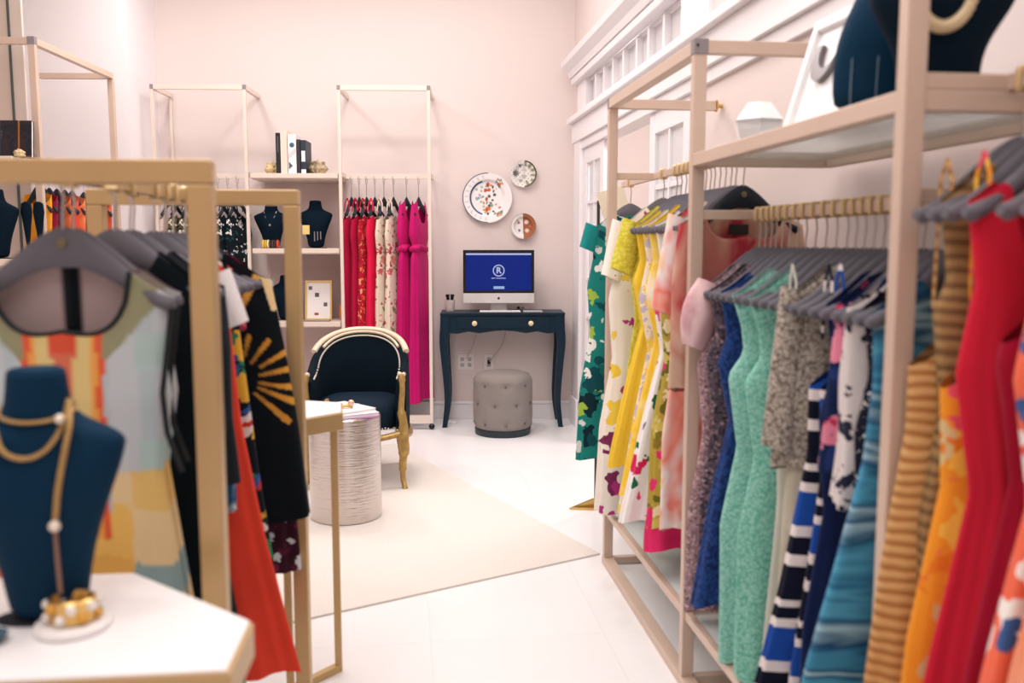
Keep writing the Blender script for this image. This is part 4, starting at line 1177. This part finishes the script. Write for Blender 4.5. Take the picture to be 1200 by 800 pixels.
# fruit emblem on the chin
em = []
for k in range(28):
    a = 2 * pi * k / 28
    r = .0095 * (1 - .12 * cos(2 * a) * 0) * (1 - .18 * max(0, sin(a)) ** 6 - .10 * max(0, -sin(a)) ** 8)
    x = r * cos(a) * 1.02; z = r * sin(a)
    if abs(a) < .35 or a > 2 * pi - .35: x -= .0035
    em.append((x, hb + .036 + z))
put('emblem', MB().prism_xz(em, -.0098, -.009), BLACK, ic)
put('emblem_leaf', MB().prism_xz([(0, hb + .0465), (.001, hb + .050), (.0045, hb + .0525), (.004, hb + .048)], -.0098, -.009), BLACK, ic)
put('stand', MB().prism_xz([(-.062, .004), (.062, .004), (.062, .07), (-.062, .07)], .014, .020).box(-.062, .062, -.08, .07, 0, .005), simple('stand_aluminium', '#a9a4a1', .4, metal=.5), ic, bevel=.001)
kx, ky, _ = BW(-.02, .29)
kb = thing('keyboard', 'slim white keyboard in front of the blue screen', 'keyboard', (kx, ky, .849), -PSI)
put('keyboard_base', MB().box(-.16, .14, -.05, .05, 0, .008), ALU, kb, bevel=.002)
km = MB()
for i in range(14):
    for j in range(5):
        km.box(-.156 + i * .021, -.138 + i * .021, -.045 + j * .018, -.030 + j * .018, .008, .0105)
put('keys', km, WHITEPL, kb)['kind'] = 'stuff'
px_, py_, _ = BW(.21, .28)
tag(put('notepad', MB().box(-.07, .07, -.05, .05, 0, .008), simple('grey_notepad', '#bcb8ba', .5), None, (px_, py_, .849), -PSI, bevel=.001), 'flat grey pad beside the keyboard on the teal desk', 'notepad')
cx_, cy_, _ = BW(.125, .10)
tag(put('cable_coil', MB().tube(curve([(-.03, 0, .0), (-.015, 0, .016), (0, 0, .004), (.015, 0, .016), (.03, 0, .012)]), .003, 6).ball((-.012, 0, .014), .011, 10, 6), BLACK, None, (cx_, cy_, .852), -PSI, smooth=True), 'small black cable coil lying behind the keyboard at the screen foot', 'cable')  # small dark cable, shaped from a bent tube and a ball
ux, uy, _ = BW(-.40, .20)
cu = thing('brush_cup', 'glass cup of black brushes at the left end of the teal desk', 'cup', (ux, uy, .849))
put('glass_cup', MB().lathe([(0, .0), (.030, 0), (.036, .02), (.038, .085), (.035, .085), (.033, .022), (0, .008)], 24), simple('speckled_cup', '#dccfca', .3, var=.35, bscale=45), cu, smooth=True)
for k in range(6):
    a = k * 1.05
    put('brush', MB().tube([(.008 * cos(a), .008 * sin(a), .02), (.022 * cos(a), .018 * sin(a), .10), (.025 * cos(a), .02 * sin(a), .125)], [.004, .006, .009], 8), BLACK, cu, smooth=True)
# sockets and leads
for s, w2, k in ((-.288, .062, 2), (-.111, .036, 1)):
    so = thing('wall_socket', ['', 'single white wall socket with a black plug under the desk', 'double white wall socket plate under the desk'][k], 'socket', BW(s, 0, .442), -PSI)
    put('plate', MB().box(-w2, w2, -.006, 0, -.06, .06), simple('socket_white', '#ece4e2', .4), so, bevel=.002)
    for i in range(k):
        xx = 0 if k == 1 else (-.028, .028)[i]
        for zz in (-.022, .022):
            put('receptacle', MB().box(xx - .014, xx + .014, -.009, -.006, zz - .014, zz + .014), simple('socket_grey', '#b3adb0', .5), so, bevel=.002)
    if k == 1:
        put('plug', MB().box(-.012, .012, -.03, -.009, -.012, .016), BLACK, so, bevel=.003)
def cord(label, pts):
    tag(put('cable', MB().tube(curve(pts), .003, 6), simple('grey_cord', '#b9aead', .6), smooth=True), label, 'cord')
cord('pale power cord from the desk to the double socket', [BW(-.20, .04, .70), BW(-.23, .03, .58), BW(-.27, .02, .50), BW(-.285, .012, .465)])
cord('pale power cord from the desk to the single socket', [BW(.02, .04, .70), BW(-.0, .03, .60), BW(-.03, .03, .55), BW(-.09, .03, .47), BW(-.108, .034, .445)])
tag(put('power_adapter', MB().box(-.035, .035, -.02, .02, 0, .025), WHITEPL, None, BW(-.40, .20, 0), .2, bevel=.004), 'small white power adapter on the floor by the left desk leg', 'adapter')

ot = thing('tufted_ottoman', 'round grey linen ottoman with button tufting in front of the desk', 'ottoman', (.712, 6.285, 0))
LINEN = simple('grey_linen', '#8f8782', .9, bump=.45, bscale=200, var=.16)
prof = [(.0, .445), (.08, .447), (.15, .44), (.19, .425), (.209, .395), (.212, .34), (.211, .2), (.211, .08), (.205, .055), (.19, .045)]
m = MB(); n = 72
btn = [(radians(a), z) for z, off in ((.36, 0), (.225, 22.5), (.09, 0)) for a in [off + 45 * k for k in range(8)]]
def dimple(a, z):
    d = 0
    for ba, bz in btn:
        da = (a - ba + pi) % (2 * pi) - pi
        q = (da * .21) ** 2 + (z - bz) ** 2
        d += .014 * math.exp(-q / .0009)
    return d
full = []
zz = [(r, z) for r, z in prof[:5]] + [(.212, .395 - .32 * k / 26) for k in range(1, 27)] + [(.205, .06), (.192, .045)]
for r, z in zz:
    full.append([((r - (dimple(2 * pi * k / n, z) if r > .18 else 0)) * cos(2 * pi * k / n), (r - (dimple(2 * pi * k / n, z) if r > .18 else 0)) * sin(2 * pi * k / n), z) for k in range(n)])
m.loft([[(x * 1.0 + 1e-4 * cos(i), y + 1e-4 * sin(i), z) for i, (x, y, z) in enumerate(rg_)] for rg_ in full])
put('upholstery', m, LINEN, ot, smooth=True)
for a, z in btn:
    put('button', MB().ball((.202 * cos(a), .202 * sin(a), z), .0095, 10, 6), simple('grey_button', '#6f6763', .8), ot, smooth=True)
put('plinth', MB().lathe([(.0, .0), (.196, .0), (.200, .01), (.200, .045), (.0, .046)], 48), simple('black_plinth', '#14262e', .4), ot, smooth=True)

# ------------------------------------------------------------------ plates on the wall
def plate(label, s, z, r, colour, group='decorative plates on the back wall'):
    o = thing('wall_plate', label, 'plate', BW(s, 0, z), -PSI, group)
    n, K = 96, 44
    rows = []
    V, F, Cc = [], [], []
    for i in range(K + 1):
        q = i / K
        rr_ = max(1e-4, q * r)
        y = -.012 - (.0 if q < .62 else .022 * min(1, (q - .62) / .12) if q < .74 else .022 + .008 * (q - .74) / .26)
        for k in range(n):
            a = 2 * pi * k / n
            x, zz_ = rr_ * cos(a), rr_ * sin(a)
            V.append((x, y, zz_)); Cc.append(lin(colour(x / r, zz_ / r)))
    for i in range(K):
        for k in range(n):
            F.append((i * n + k, i * n + (k + 1) % n, (i + 1) * n + (k + 1) % n, (i + 1) * n + k))
    o1 = len(V)
    for i, (rr_, y) in enumerate(((r, -.040), (r * .99, -.034), (r * .6, -.004), (1e-4, -.002))):
        for k in range(n):
            a = 2 * pi * k / n
            V.append((rr_ * cos(a), y, rr_ * sin(a))); Cc.append(lin('#e9e4e2'))
    for i in range(3):
        for k in range(n):
            F.append((o1 + i * n + (k + 1) % n, o1 + i * n + k, o1 + (i + 1) * n + k, o1 + (i + 1) * n + (k + 1) % n))
    me = bpy.data.meshes.new('porcelain'); me.from_pydata(V, [], F)
    at = me.color_attributes.new('cloth', 'FLOAT_COLOR', 'POINT')
    at.data.foreach_set('color', np.array(Cc, dtype=np.float32).ravel())
    mm = fabric('painted_porcelain', 'attr', [], rough=.2, sheen=0)
    me.materials.append(mm); me.polygons.foreach_set('use_smooth', [True] * len(me.polygons)); me.update()
    link('porcelain', me, o)
    return o
def spots(pts):
    def f(x, z):
        for (a, b, q, c) in pts:
            if (x - a) ** 2 + (z - b) ** 2 < q * q * (.75 + .4 * sin(9 * math.atan2(z - b, x - a) + a * 9)): return c
        return None
    return f
rnd = random.Random(5)
p1 = [(rnd.gauss(.08, .13), rnd.uniform(-.62, .55), rnd.uniform(.03, .085), rnd.choice(['#b9442f', '#d9822f', '#5a4a55', '#8d9a86', '#c85a3c'])) for _ in range(40)]
p1 += [(rnd.gauss(.55, .10), rnd.gauss(.62, .07), .06, rnd.choice(['#d0593c', '#7c8a80', '#b9884a'])) for _ in range(8)]
p1 += [(rnd.gauss(.55, .10), rnd.gauss(-.62, .07), .06, rnd.choice(['#d0593c', '#7c8a80', '#b9884a'])) for _ in range(8)]
p1 += [(rnd.gauss(-.32, .14), rnd.gauss(.05, .25), .06, rnd.choice(['#a9b7ad', '#93a7b0', '#c3b58f'])) for _ in range(12)]
s1f = spots(p1)
def c1(x, z):
    r = math.hypot(x, z)
    if x < 0.02 and r > .965: return '#4c5566'
    if x < -.05 and .655 < r < .715 and abs(math.atan2(z, -x)) < 1.25: return '#475a80'
    if x < -.05 and .76 < r < .92 and int(math.degrees(math.atan2(z, x)) / 5 + 100) % 3 == 0 and int(r * 40) % 2: return '#a8aab4'
    return s1f(x, z) or '#f1eceb'
p2 = [(-.55, .05, .26, '#77756f'), (-.55, .05, .14, '#3d3d40'), (-.25, .62, .12, '#6f7276'), (.05, -.2, .2, '#b5b4ae'), (.1, .3, .16, '#c2c2bd'), (-.2, -.5, .16, '#a9a9a2')]
s2f = spots(p2)
def c2(x, z):
    r = math.hypot(x, z); a = math.atan2(z, x)
    if x > .1 and r > .62 + .08 * sin(7 * a):
        return '#4f5348' if r > .9 else ('#8f8f74' if int((a + 4) * 4) % 2 else '#d9d3c4')
    return s2f(x, z) or ('#e9e4e1' if sin(20 * x) * sin(17 * z + 3 * x) < .55 else '#b9b7b3')
s3f = spots([(.25, .32, .19, '#f0d9c8'), (.25, .32, .09, '#d9674a'), (.30, -.34, .19, '#f0d9c8'), (.30, -.34, .09, '#d9674a'), (.55, -.02, .13, '#c97a5c'), (-.35, .28, .13, '#a0706a'), (-.3, -.33, .12, '#8a6a8a'), (-.45, .45, .08, '#9aa08a')])
def c3(x, z):
    q = s3f(x, z)
    if q: return q
    if x > 0: return '#a5684a' if sin(31 * x + 7 * z) * sin(27 * z) < .5 else '#8a5238'
    return '#efe9e8' if math.hypot(x, z) < .93 else '#cfc6c0'
plate('largest white wall plate with orange flowers and a blue arc', -.12, 1.69, .186, c1)
plate('small white and olive plate, highest of the three on the wall', .151, 1.869, .100, c2)
plate('small plate half white and half terracotta, lowest of the three', .151, 1.479, .096, c3)

# ------------------------------------------------------------------ racks along the back wall
def brack(label, s0, s1, hang=True):
    """tall champagne frame standing off the back wall; local x along the wall from s0, -y into the room"""
    o = thing('clothes_rack', label, 'clothes rack', BW(s0, 0), -PSI)
    L_ = s1 - s0; d = -.40
    for x in (0, L_):
        put('post', MB().box(x - .011, x + .011, d - .011, d + .011, .045, 2.42), ROSEPALE, o)
        put('wall_arm', MB().bar((x, d, 2.43), (x, -.01, 2.43), .026, .03), ROSEPALE, o)
        put('corner_cap', MB().box(x - .012, x + .012, d - .0135, d + .008, 2.415, 2.446), CAPGREY, o)
        if s0 < -2.4 and x == 0: put('rear_post', MB().box(x - .009, x + .009, -.035, -.017, .045, 2.42), ROSEPALE, o)
        put('caster', MB().ball((x, d, .0225), .0225, 10, 6), BLACK, o, smooth=True)
    put('top_rail', MB().bar((.012, d, 2.43), (L_ - .012, d, 2.43), .03, .034), ROSEPALE, o)
    put('base_rail', MB().bar((.011, d, .075), (L_ - .011, d, .075), .03, .06), ROSEPALE, o)
    if hang:
        put('hanging_rail', MB().bar((.0, -.21, 1.835), (L_, -.21, 1.835), .02, .036), ROSEPALE, o)
        for x in (.0, L_):
            put('rail_arm', MB().bar((x, d, 1.835), (x, -.02, 1.835), .018, .03), ROSEPALE, o)
    return o
brack('tall champagne wall rack of bright pink gowns on the back wall', -1.158, -.532)
brack('tall champagne wall rack of dark prints left of the shelves', -2.447, -1.812)
sh = thing('wall_shelves', 'champagne wall shelves of books, busts and a gold frame between the back racks', 'shelves', BW(-1.485, 0), -PSI)
for z in (1.841, 1.314, .789, .27):
    put('shelf_board', MB().box(-.305, .308, -.40, -.005, z - .034, z), simple('champagne_board', '#e3d2c4', .5), sh, bevel=.002)
    put('shelf_underframe', MB().box(-.30, .30, -.37, -.02, z - .042, z - .034), ROSEPALE, sh)
put('back_panel', MB().box(-.3, .3, -.008, -.002, .27, 1.84), simple('panel_pink', '#dcc8c4', .7), sh)

def back(s, z, name, glabel, hlabel, m, prof, ang=68, d=.21, group=None, cat='gown', **kw):
    loc = BW(s, d, z)
    h = hanger(loc, -PSI + radians(ang), hlabel, dark=True, tall=1.72)
    h.scale = (.62, 1, 1)
    return garment(name, glabel, cat, loc, -PSI + radians(ang), m, prof, group=group, **kw)
GB = 'long gowns on the back wall rack'
mag = fabric('magenta_silk_cloth', 'plain', ['#c9156e'], 5, rough=.55)
magr = fabric('cerise_cloth', 'plain', ['#b8103f'], 5, rough=.6)
hotp = fabric('hot_red_pink_cloth', 'plain', ['#e8174a'], 5, rough=.6)
rpr = fabric('red_print_cloth', 'floral', ['#b3142f', '#d9653f', '#b3142f', '#e0a070', '#8d0f2a'], 22, thr=.42)
bfl = fabric('ivory_rose_cloth', 'floral', ['#e3d3c1', '#b9404f', '#8f8a5f', '#d98a80', '#e3d3c1', '#c9606a'], 12, thr=.38)
slip = [(0, .09, .018, 0), (-.1, .11, .022, 0), (-.28, .15, .028, 0), (-.42, .125, .028, 0), (-.75, .15, .034, 0), (-1.52, .17, .044, 0)]
knot = [(0, .10, .018, 0), (-.15, .13, .034, 0), (-.28, .145, .042, 0), (-.38, .10, .026, 0), (-.46, .13, .036, 0), (-.8, .145, .042, 0), (-1.50, .17, .056, 0)]
def sash(o):
    link('waist_knot', MB().tube([(.112 * cos(a), .036 * sin(a), -.375 + .012 * sin(2 * a)) for a in [2 * pi * k / 24 for k in range(24)]], .02, 8, closed=True).mesh('waist_knot', mag, True), o)
    link('bow', MB().ball((-.10, -.02, -.375), .03, 10, 6, .8).mesh('bow', mag, True), o)
KW = dict(start=-.10, straps=(.07, .01, .08), neck=(.06, .12, .06), folds=(7, .12))
def px2s(px): return -.868 + (px - 450) * .0063
def tassel(o):
    link('tassel', MB().lathe([(.003, .05), (.016, .03), (.03, .0), (.034, -.06), (.022, -.12), (.004, -.14)], 14).mesh('tassel', fabric('orange_tassel', 'plain', ['#f08a2e'], 20), True), o, (-.04, .06, -.80))
rows = [
 (411.5, magr, slip, 'cerise slip gown with an orange tassel, first from the left on the pink rack', 'first', dict(KW, extra=tassel)),
 (420.5, magr, slip, 'cerise slip gown without tassel, second from the left on the pink rack', 'second', KW),
 (429, rpr, slip, 'red gown with a small golden print', 'third', KW),
 (438.5, hotp, slip, 'plain hot red-pink gown between the printed gowns', 'fourth', KW),
 (449, bfl, slip, 'ivory gown with rose print, left of the two floral ones', 'fifth', KW),
 (460, bfl, slip, 'ivory gown with rose print, right of the two floral ones', 'sixth', KW),
 (475, mag, knot, 'magenta gown with a knotted waist, left of the pair', 'seventh', dict(neck=(.06, .20, .12), folds=(7, .12), extra=sash)),
 (489, mag, knot, 'magenta gown with a knotted waist, rightmost on the pink rack', 'eighth', dict(neck=(.06, .20, .12), folds=(7, .12), extra=sash)),
]
for i, (px, m_, pr, lb, od, kw) in enumerate(rows):
    ag = 72 if i < 6 else 70
    back(px2s(px), 1.69, 'gown', lb, 'slim hanger of the %s gown from the left on the pink rack' % od, m_, pr, ang=ag, group=GB, seed=60 + i, **kw)
bdot = fabric('black_white_dot_cloth', 'floral', ['#0c1a22', '#0c1a22', '#e9e6e4', '#0c1a22', '#0f4a50'], 16, thr=.38)
oli = fabric('olive_black_cloth', 'floral', ['#4f4a34', '#14161a', '#d9d2c4', '#6a6446', '#14161a'], 16, thr=.45)
pnk = fabric('pale_pink_sheer_cloth', 'tiedye', ['#e3cfc8', '#cdb4ac', '#efe2dc'], 7)
for i, (px, m_, lb, hl) in enumerate((
        (281, bdot, 'black dress with white dots nearest the shelves', 'hanger of the dotted dress nearest the shelves'),
        (270, bdot, 'black dress with white dots, middle of the dotted three', 'hanger of the middle dotted dress'),
        (259, bdot, 'black dress with white dots, farthest left of the dotted three', 'hanger of the farthest left dotted dress'),
        (244, oli, 'olive and black printed dress right behind the front left post', 'hanger of the olive printed dress behind the front post'),
        (228, oli, 'olive and black printed dress seen over the grey hangers', 'hanger of the olive printed dress over the grey hangers'),
        (216, oli, 'olive and black printed dress beside the pale dress', 'hanger of the olive printed dress beside the pale one'),
        (205, pnk, 'pale pink sheer dress at the left end of the dark print rack', 'hanger of the pale pink sheer dress'))):
    back(px2s(px), 1.69, 'printed_dress', lb, hl, m_, slip, cat='dress', group='printed dresses on the rack left of the shelves', seed=80 + i, **KW)

# ---------------- things on the shelves
def SH(s, d, z): return BW(s, d, z)
bks = [(-1.604, .030, .285, '#14161c', 'black hardback standing first from the left on the top shelf'),
       (-1.562, .046, .300, '#f0d5c6', 'thick pale pink book beside the black one on the top shelf'),
       (-1.505, .058, .275, '#efebea', 'white book with a blue dot and triangle on its spine'),
       (-1.459, .022, .240, '#2a2733', 'thin dark book right of the white book on the top shelf'),
       (-1.425, .036, .235, '#1d2b3c', 'navy and white patterned book at the right of the row')]
for i, (s, w_, h_, c, lb) in enumerate(bks):
    o = thing('book', lb, 'book', SH(s, .24, 1.842), -PSI, 'books on the top shelf')
    cm = simple('book_cover_%d' % i, c, .5)
    put('cover', MB().box(-w_ / 2, -w_ / 2 + .003, -.10, .10, 0, h_).box(w_ / 2 - .003, w_ / 2, -.10, .10, 0, h_).box(-w_ / 2, w_ / 2, -.103, -.10, 0, h_), cm, o)
    put('pages', MB().box(-w_ / 2 + .003, w_ / 2 - .003, -.10, .094, .004, h_ - .004), PAPER, o)
    if i == 2:
        put('dot_mark', MB().lathe([(0, 0), (.017, 0), (.017, .0008), (0, .0008)], 24), simple('spine_blue', '#2f6080', .5), o, (0, -.103, h_ - .075), rot=(radians(90), 0, 0))
        put('triangle_mark', MB().prism_xz([(-.024, .03), (.004, .055), (-.024, .085)], -.1038, -.103), simple('spine_slate', '#4a5a70', .5), o)
        put('band_mark', MB().prism_xz([(-.026, .10), (.028, .15), (.028, .185), (-.026, .135)], -.1036, -.103), simple('spine_grey', '#d5cfd4', .5), o)
    if i == 4:
        put('white_band', MB().box(-.014, .012, -.1038, -.103, .085, .16), PAPER, o)
        put('white_band', MB().box(-.016, .016, -.1038, -.103, .0, .03), PAPER, o)
    if i == 0:
        put('title_strip', MB().box(-.004, .004, -.1036, -.103, .15, .26), simple('faint_silver', '#50525a', .4), o)
geo_y = simple('honey_geode', '#e8cf9c', .5, var=.45, bscale=30, bump=.5)
geo_g = simple('grey_geode', '#c9b592', .5, var=.5, bscale=35, bump=.6)
stone('geode_bookend', 'honey coloured stone bookend left of the books', SH(-1.672, .22, 1.842), .055, geo_y, 1, 1.0)
stone('geode_bookend', 'greyish brown stone bookend right of the books', SH(-1.345, .22, 1.842), .062, geo_g, 2, 1.0)
def pend_extra(o):
    put('pendant_chain', MB().tube(curve([(-.045, -.03, .265), (-.03, -.05, .22), (0, -.055, .175), (.03, -.05, .22), (.045, -.03, .265)]), .0022, 6), simple('silver_chain', '#a8a3a5', .3, metal=.7), o, smooth=True)
    put('pendant', MB().ball((0, -.057, .165), .009, 8, 6), simple('silver_chain', '#a8a3a5', .3, metal=.7), o, smooth=True)
bust('display_bust', 'dark bust with a silver pendant, left one on the middle back shelf', SH(-1.692, .22, 1.315), -PSI, BUSTDARK, .325, .125, pend_extra)
def pin_extra(o):
    put('price_card', MB().box(-.085, -.035, -.062, -.058, .10, .165), simple('pale_gold_card', '#e8cf86', .5), o)
    for x in (.0, .022, .044):
        put('earring_drop', MB().tube([(x, -.06, .12), (x, -.061, .05 + x * .3)], .004, 6), simple('silver_chain', '#a8a3a5', .3, metal=.7), o, smooth=True)
bust('display_bust', 'dark bust with a gold card and drop earrings, right one on the middle back shelf', SH(-1.372, .22, 1.315), -PSI, BUSTDARK, .345, .125, pin_extra)
bust('display_bust', 'bare dark bust on the lower back shelf, half hidden by the sunburst tunic', SH(-1.60, .22, .79), -PSI, BUSTDARK, .33, .12)
bgs = thing('bangle_box', 'row of yellow, black and red bangles before the left back shelf bust', 'bangles', SH(-1.675, .33, 1.315), -PSI)
for k, c in enumerate(['#e8c93f', '#d9b23a', '#efe2b0', '#20242a', '#5a2f2a', '#20242a', '#d0452f']):
    put('bangle', MB().tube([(-.052 + k * .017, .026 * cos(a), .029 + .026 * sin(a)) for a in [2 * pi * i / 16 for i in range(16)]], .0065, 6, closed=True), simple('bangle_%s' % c[1:], c, .35), bgs, smooth=True)
pf = thing('photo_frame', 'gold photo frame with small pictures on the lower back shelf', 'photo frame', SH(-1.362, .25, .79), rot=(radians(-8), 0, -PSI))
for q in ((-.098, -.084, .0, .29), (.084, .098, .0, .29), (-.084, .084, .0, .014), (-.084, .084, .276, .29)):
    put('frame_bar', MB().box(q[0], q[1], -.012, .008, q[2], q[3]), simple('yellow_gold_frame', '#e3c27a', .35, metal=.4), pf, bevel=.002)
put('backing_sheet', MB().box(-.084, .084, -.002, .004, .014, .276), PAPER, pf)
for k, (x, z, w_, h_, c) in enumerate(((-.06, .235, .026, .026, '#7d7474'), (-.012, .185, .03, .03, '#5f585c'), (.05, .115, .026, .028, '#6d6668'), (-.015, .045, .03, .018, '#b9583f'))):
    put('small_picture', MB().box(x - w_ / 2, x + w_ / 2, -.0035, -.002, z - h_ / 2, z + h_ / 2), simple('picture_%d' % k, c, .6, var=.4, bscale=120), pf)
put('easel_leg', MB().bar((0, .01, .2), (0, .09, .012), .02, .006), BLACK, pf)
tray = put('trinket_tray', MB().box(-.10, .10, -.03, .03, 0, .012), simple('silver_tray', '#9a9492', .3, metal=.6), None, SH(-1.36, .345, .79), -PSI, bevel=.003)
tag(tray, 'narrow silver tray in front of the gold photo frame', 'tray')

# ------------------------------------------------------------------ rack along the left wall
wl = thing('clothes_rack', 'tall champagne wall rack of orange and maroon clothes at the far left', 'clothes rack', (-1.905, 5.12, 0), -PSI)
for y in (0, 1.0):
    put('post', MB().box(-.018, .018, y - .015, y + .015, 0, 2.39), ROSEGOLD, wl, bevel=.002)
    put('wall_arm', MB().bar((-.018, y, 2.405), (-.44, y, 2.405), .03, .036), ROSEGOLD, wl, bevel=.002)
put('corner_cap', MB().box(-.019, .019, -.017, .016, 2.386, 2.426), CAPGREY, wl)
put('top_rail', MB().bar((0, .016, 2.406), (0, 1.0, 2.406), .036, .036), ROSEGOLD, wl, bevel=.002)
put('shelf_rail', MB().bar((-.42, .0, 1.80), (.0, .0, 1.80), .03, .036), ROSEGOLD, wl)
put('hanging_rail', MB().bar((-.085, 0, 1.80), (-.085, 1.0, 1.80), .018, .03), ROSEGOLD, wl)
put('rail_arm', MB().bar((-.085, .99, 1.80), (0, .99, 1.80), .018, .03), ROSEGOLD, wl)
def WL(x, y, z):
    c, s = cos(-PSI), sin(-PSI)
    return (-1.905 + c * x - s * y, 5.12 + s * x + c * y, z)
for i, (y, c, kind, lb) in enumerate((
        (.08, ['#f0a030'], 'plain', 'marigold orange dress, nearest on the far left rack'),
        (.15, ['#8d1f3c'], 'plain', 'maroon dress just behind the marigold one'),
        (.22, ['#5a1a33'], 'plain', 'dark plum dress in the first bunch of the far left rack'),
        (.31, ['#7d4a2a', '#d96a3a', '#3a2a22'], 'tiedye', 'brown and rust printed dress on the far left rack'),
        (.41, ['#e8502f'], 'plain', 'bright orange red dress on the far left rack'),
        (.50, ['#d9452f', '#f08a5a', '#c23a2a'], 'tiedye', 'mottled coral dress at the end of the first bunch'),
        (.66, ['#5f3a34'], 'plain', 'brown dress first in the second bunch of the far left rack'),
        (.73, ['#9a2038'], 'plain', 'wine red dress in the second bunch of the far left rack'),
        (.80, ['#b5342f'], 'plain', 'brick red dress in the second bunch of the far left rack'),
        (.88, ['#d9653a', '#c24a2f', '#e58a5a'], 'tiedye', 'rust orange dress last on the far left rack'))):
    loc = WL(-.085, y + .06, 1.665)
    h = hanger(loc, -PSI + radians(-4), 'hanger of the ' + lb, dark=True, tall=1.5)
    h.scale = (.45, 1, 1)
    garment('plain_dress', lb, 'dress', loc, -PSI + radians(-4), fabric('leftwall_%d' % i, kind, c, 8), scaled('sheath', 1.1, .42), group='clothes on the far left rack', seed=100 + i, neck=(.08, .10, .03))

# shelf in front of the beige panel, with books and stands
ls = thing('side_shelf', 'pair of pale shelves in front of the beige panel at the left edge', 'shelves', (-2.06, 5.0, 0), -PSI)
for z in (1.79, 1.27):
    put('shelf_board', MB().box(-.42, .12, -.10, .16, z - .034, z), simple('champagne_board', '#e3d2c4', .5), ls, bevel=.002)
    for x in (-.35, .08):
        put('bracket', MB().bar((x, .16, z - .05), (x, .28, z - .05), .02, .03), ROSEGOLD, ls)
cov = fabric('dark_photo_cover', 'tiedye', ['#1a1f26', '#3a2f33', '#20262e', '#6a5550'], 14, rough=.4)
for i, (x, w_, lb) in enumerate(((-1.995, .085, 'mirror image of the dark art book, modelled left of the panel seam'), (-1.915, .06, 'dark art book with a photographic cover right of the panel seam'))):  # left book is a mirror reflection of the right one, built solid
    o = thing('book', lb, 'book', (x, 4.98, 1.791), rot=(radians(-6), 0, -PSI))
    put('front_cover', MB().box(-w_ / 2, w_ / 2, -.002, .002, 0, .19), cov, o)
    put('pages', MB().box(-w_ / 2 + .003, w_ / 2 - .003, .002, .020, .003, .187), PAPER, o)
    put('back_cover', MB().box(-w_ / 2, w_ / 2, .020, .024, 0, .19), cov, o)
    put('spine', MB().box(-w_ / 2 - .012, -w_ / 2, -.002, .024, 0, .19), simple(['teal_spine', 'amber_spine'][i], ['#16323e', '#b06a2a'][i], .5), o)
stone('geode_bookend', 'low lump of gilded rock in front of the art books at the left edge', (-1.925, 4.93, 1.791), .026, geo_y, 4, .8)
bust('display_bust', 'dark bust cut by the left edge of the picture', (-2.085, 5.0, 1.271), -PSI, BUSTDARK, .36, .12)
for x, lb in ((-1.935, 'mirror image of a slim dark stand, modelled just right of the cut bust'), (-1.875, 'slim dark earring stand beside the far left rack post')):  # first stand is a mirrored shape, modelled as an object of its own
    o = thing('earring_stand', lb, 'stand', (x, 5.0, 1.271), -PSI)
    put('stand_foot', MB().lathe([(0, 0), (.026, 0), (.024, .008), (.006, .012), (.006, .06)], 20), BUSTDARK, o, smooth=True)
    put('stand_leaf', MB().loft([[(w_ * cos(a), .008 * sin(a), z) for a in [2 * pi * k / 14 for k in range(14)]] for w_, z in ((.006, .05), (.012, .10), (.022, .18), (.030, .24), (.026, .285), (.008, .295))]), BUSTDARK, o, smooth=True)
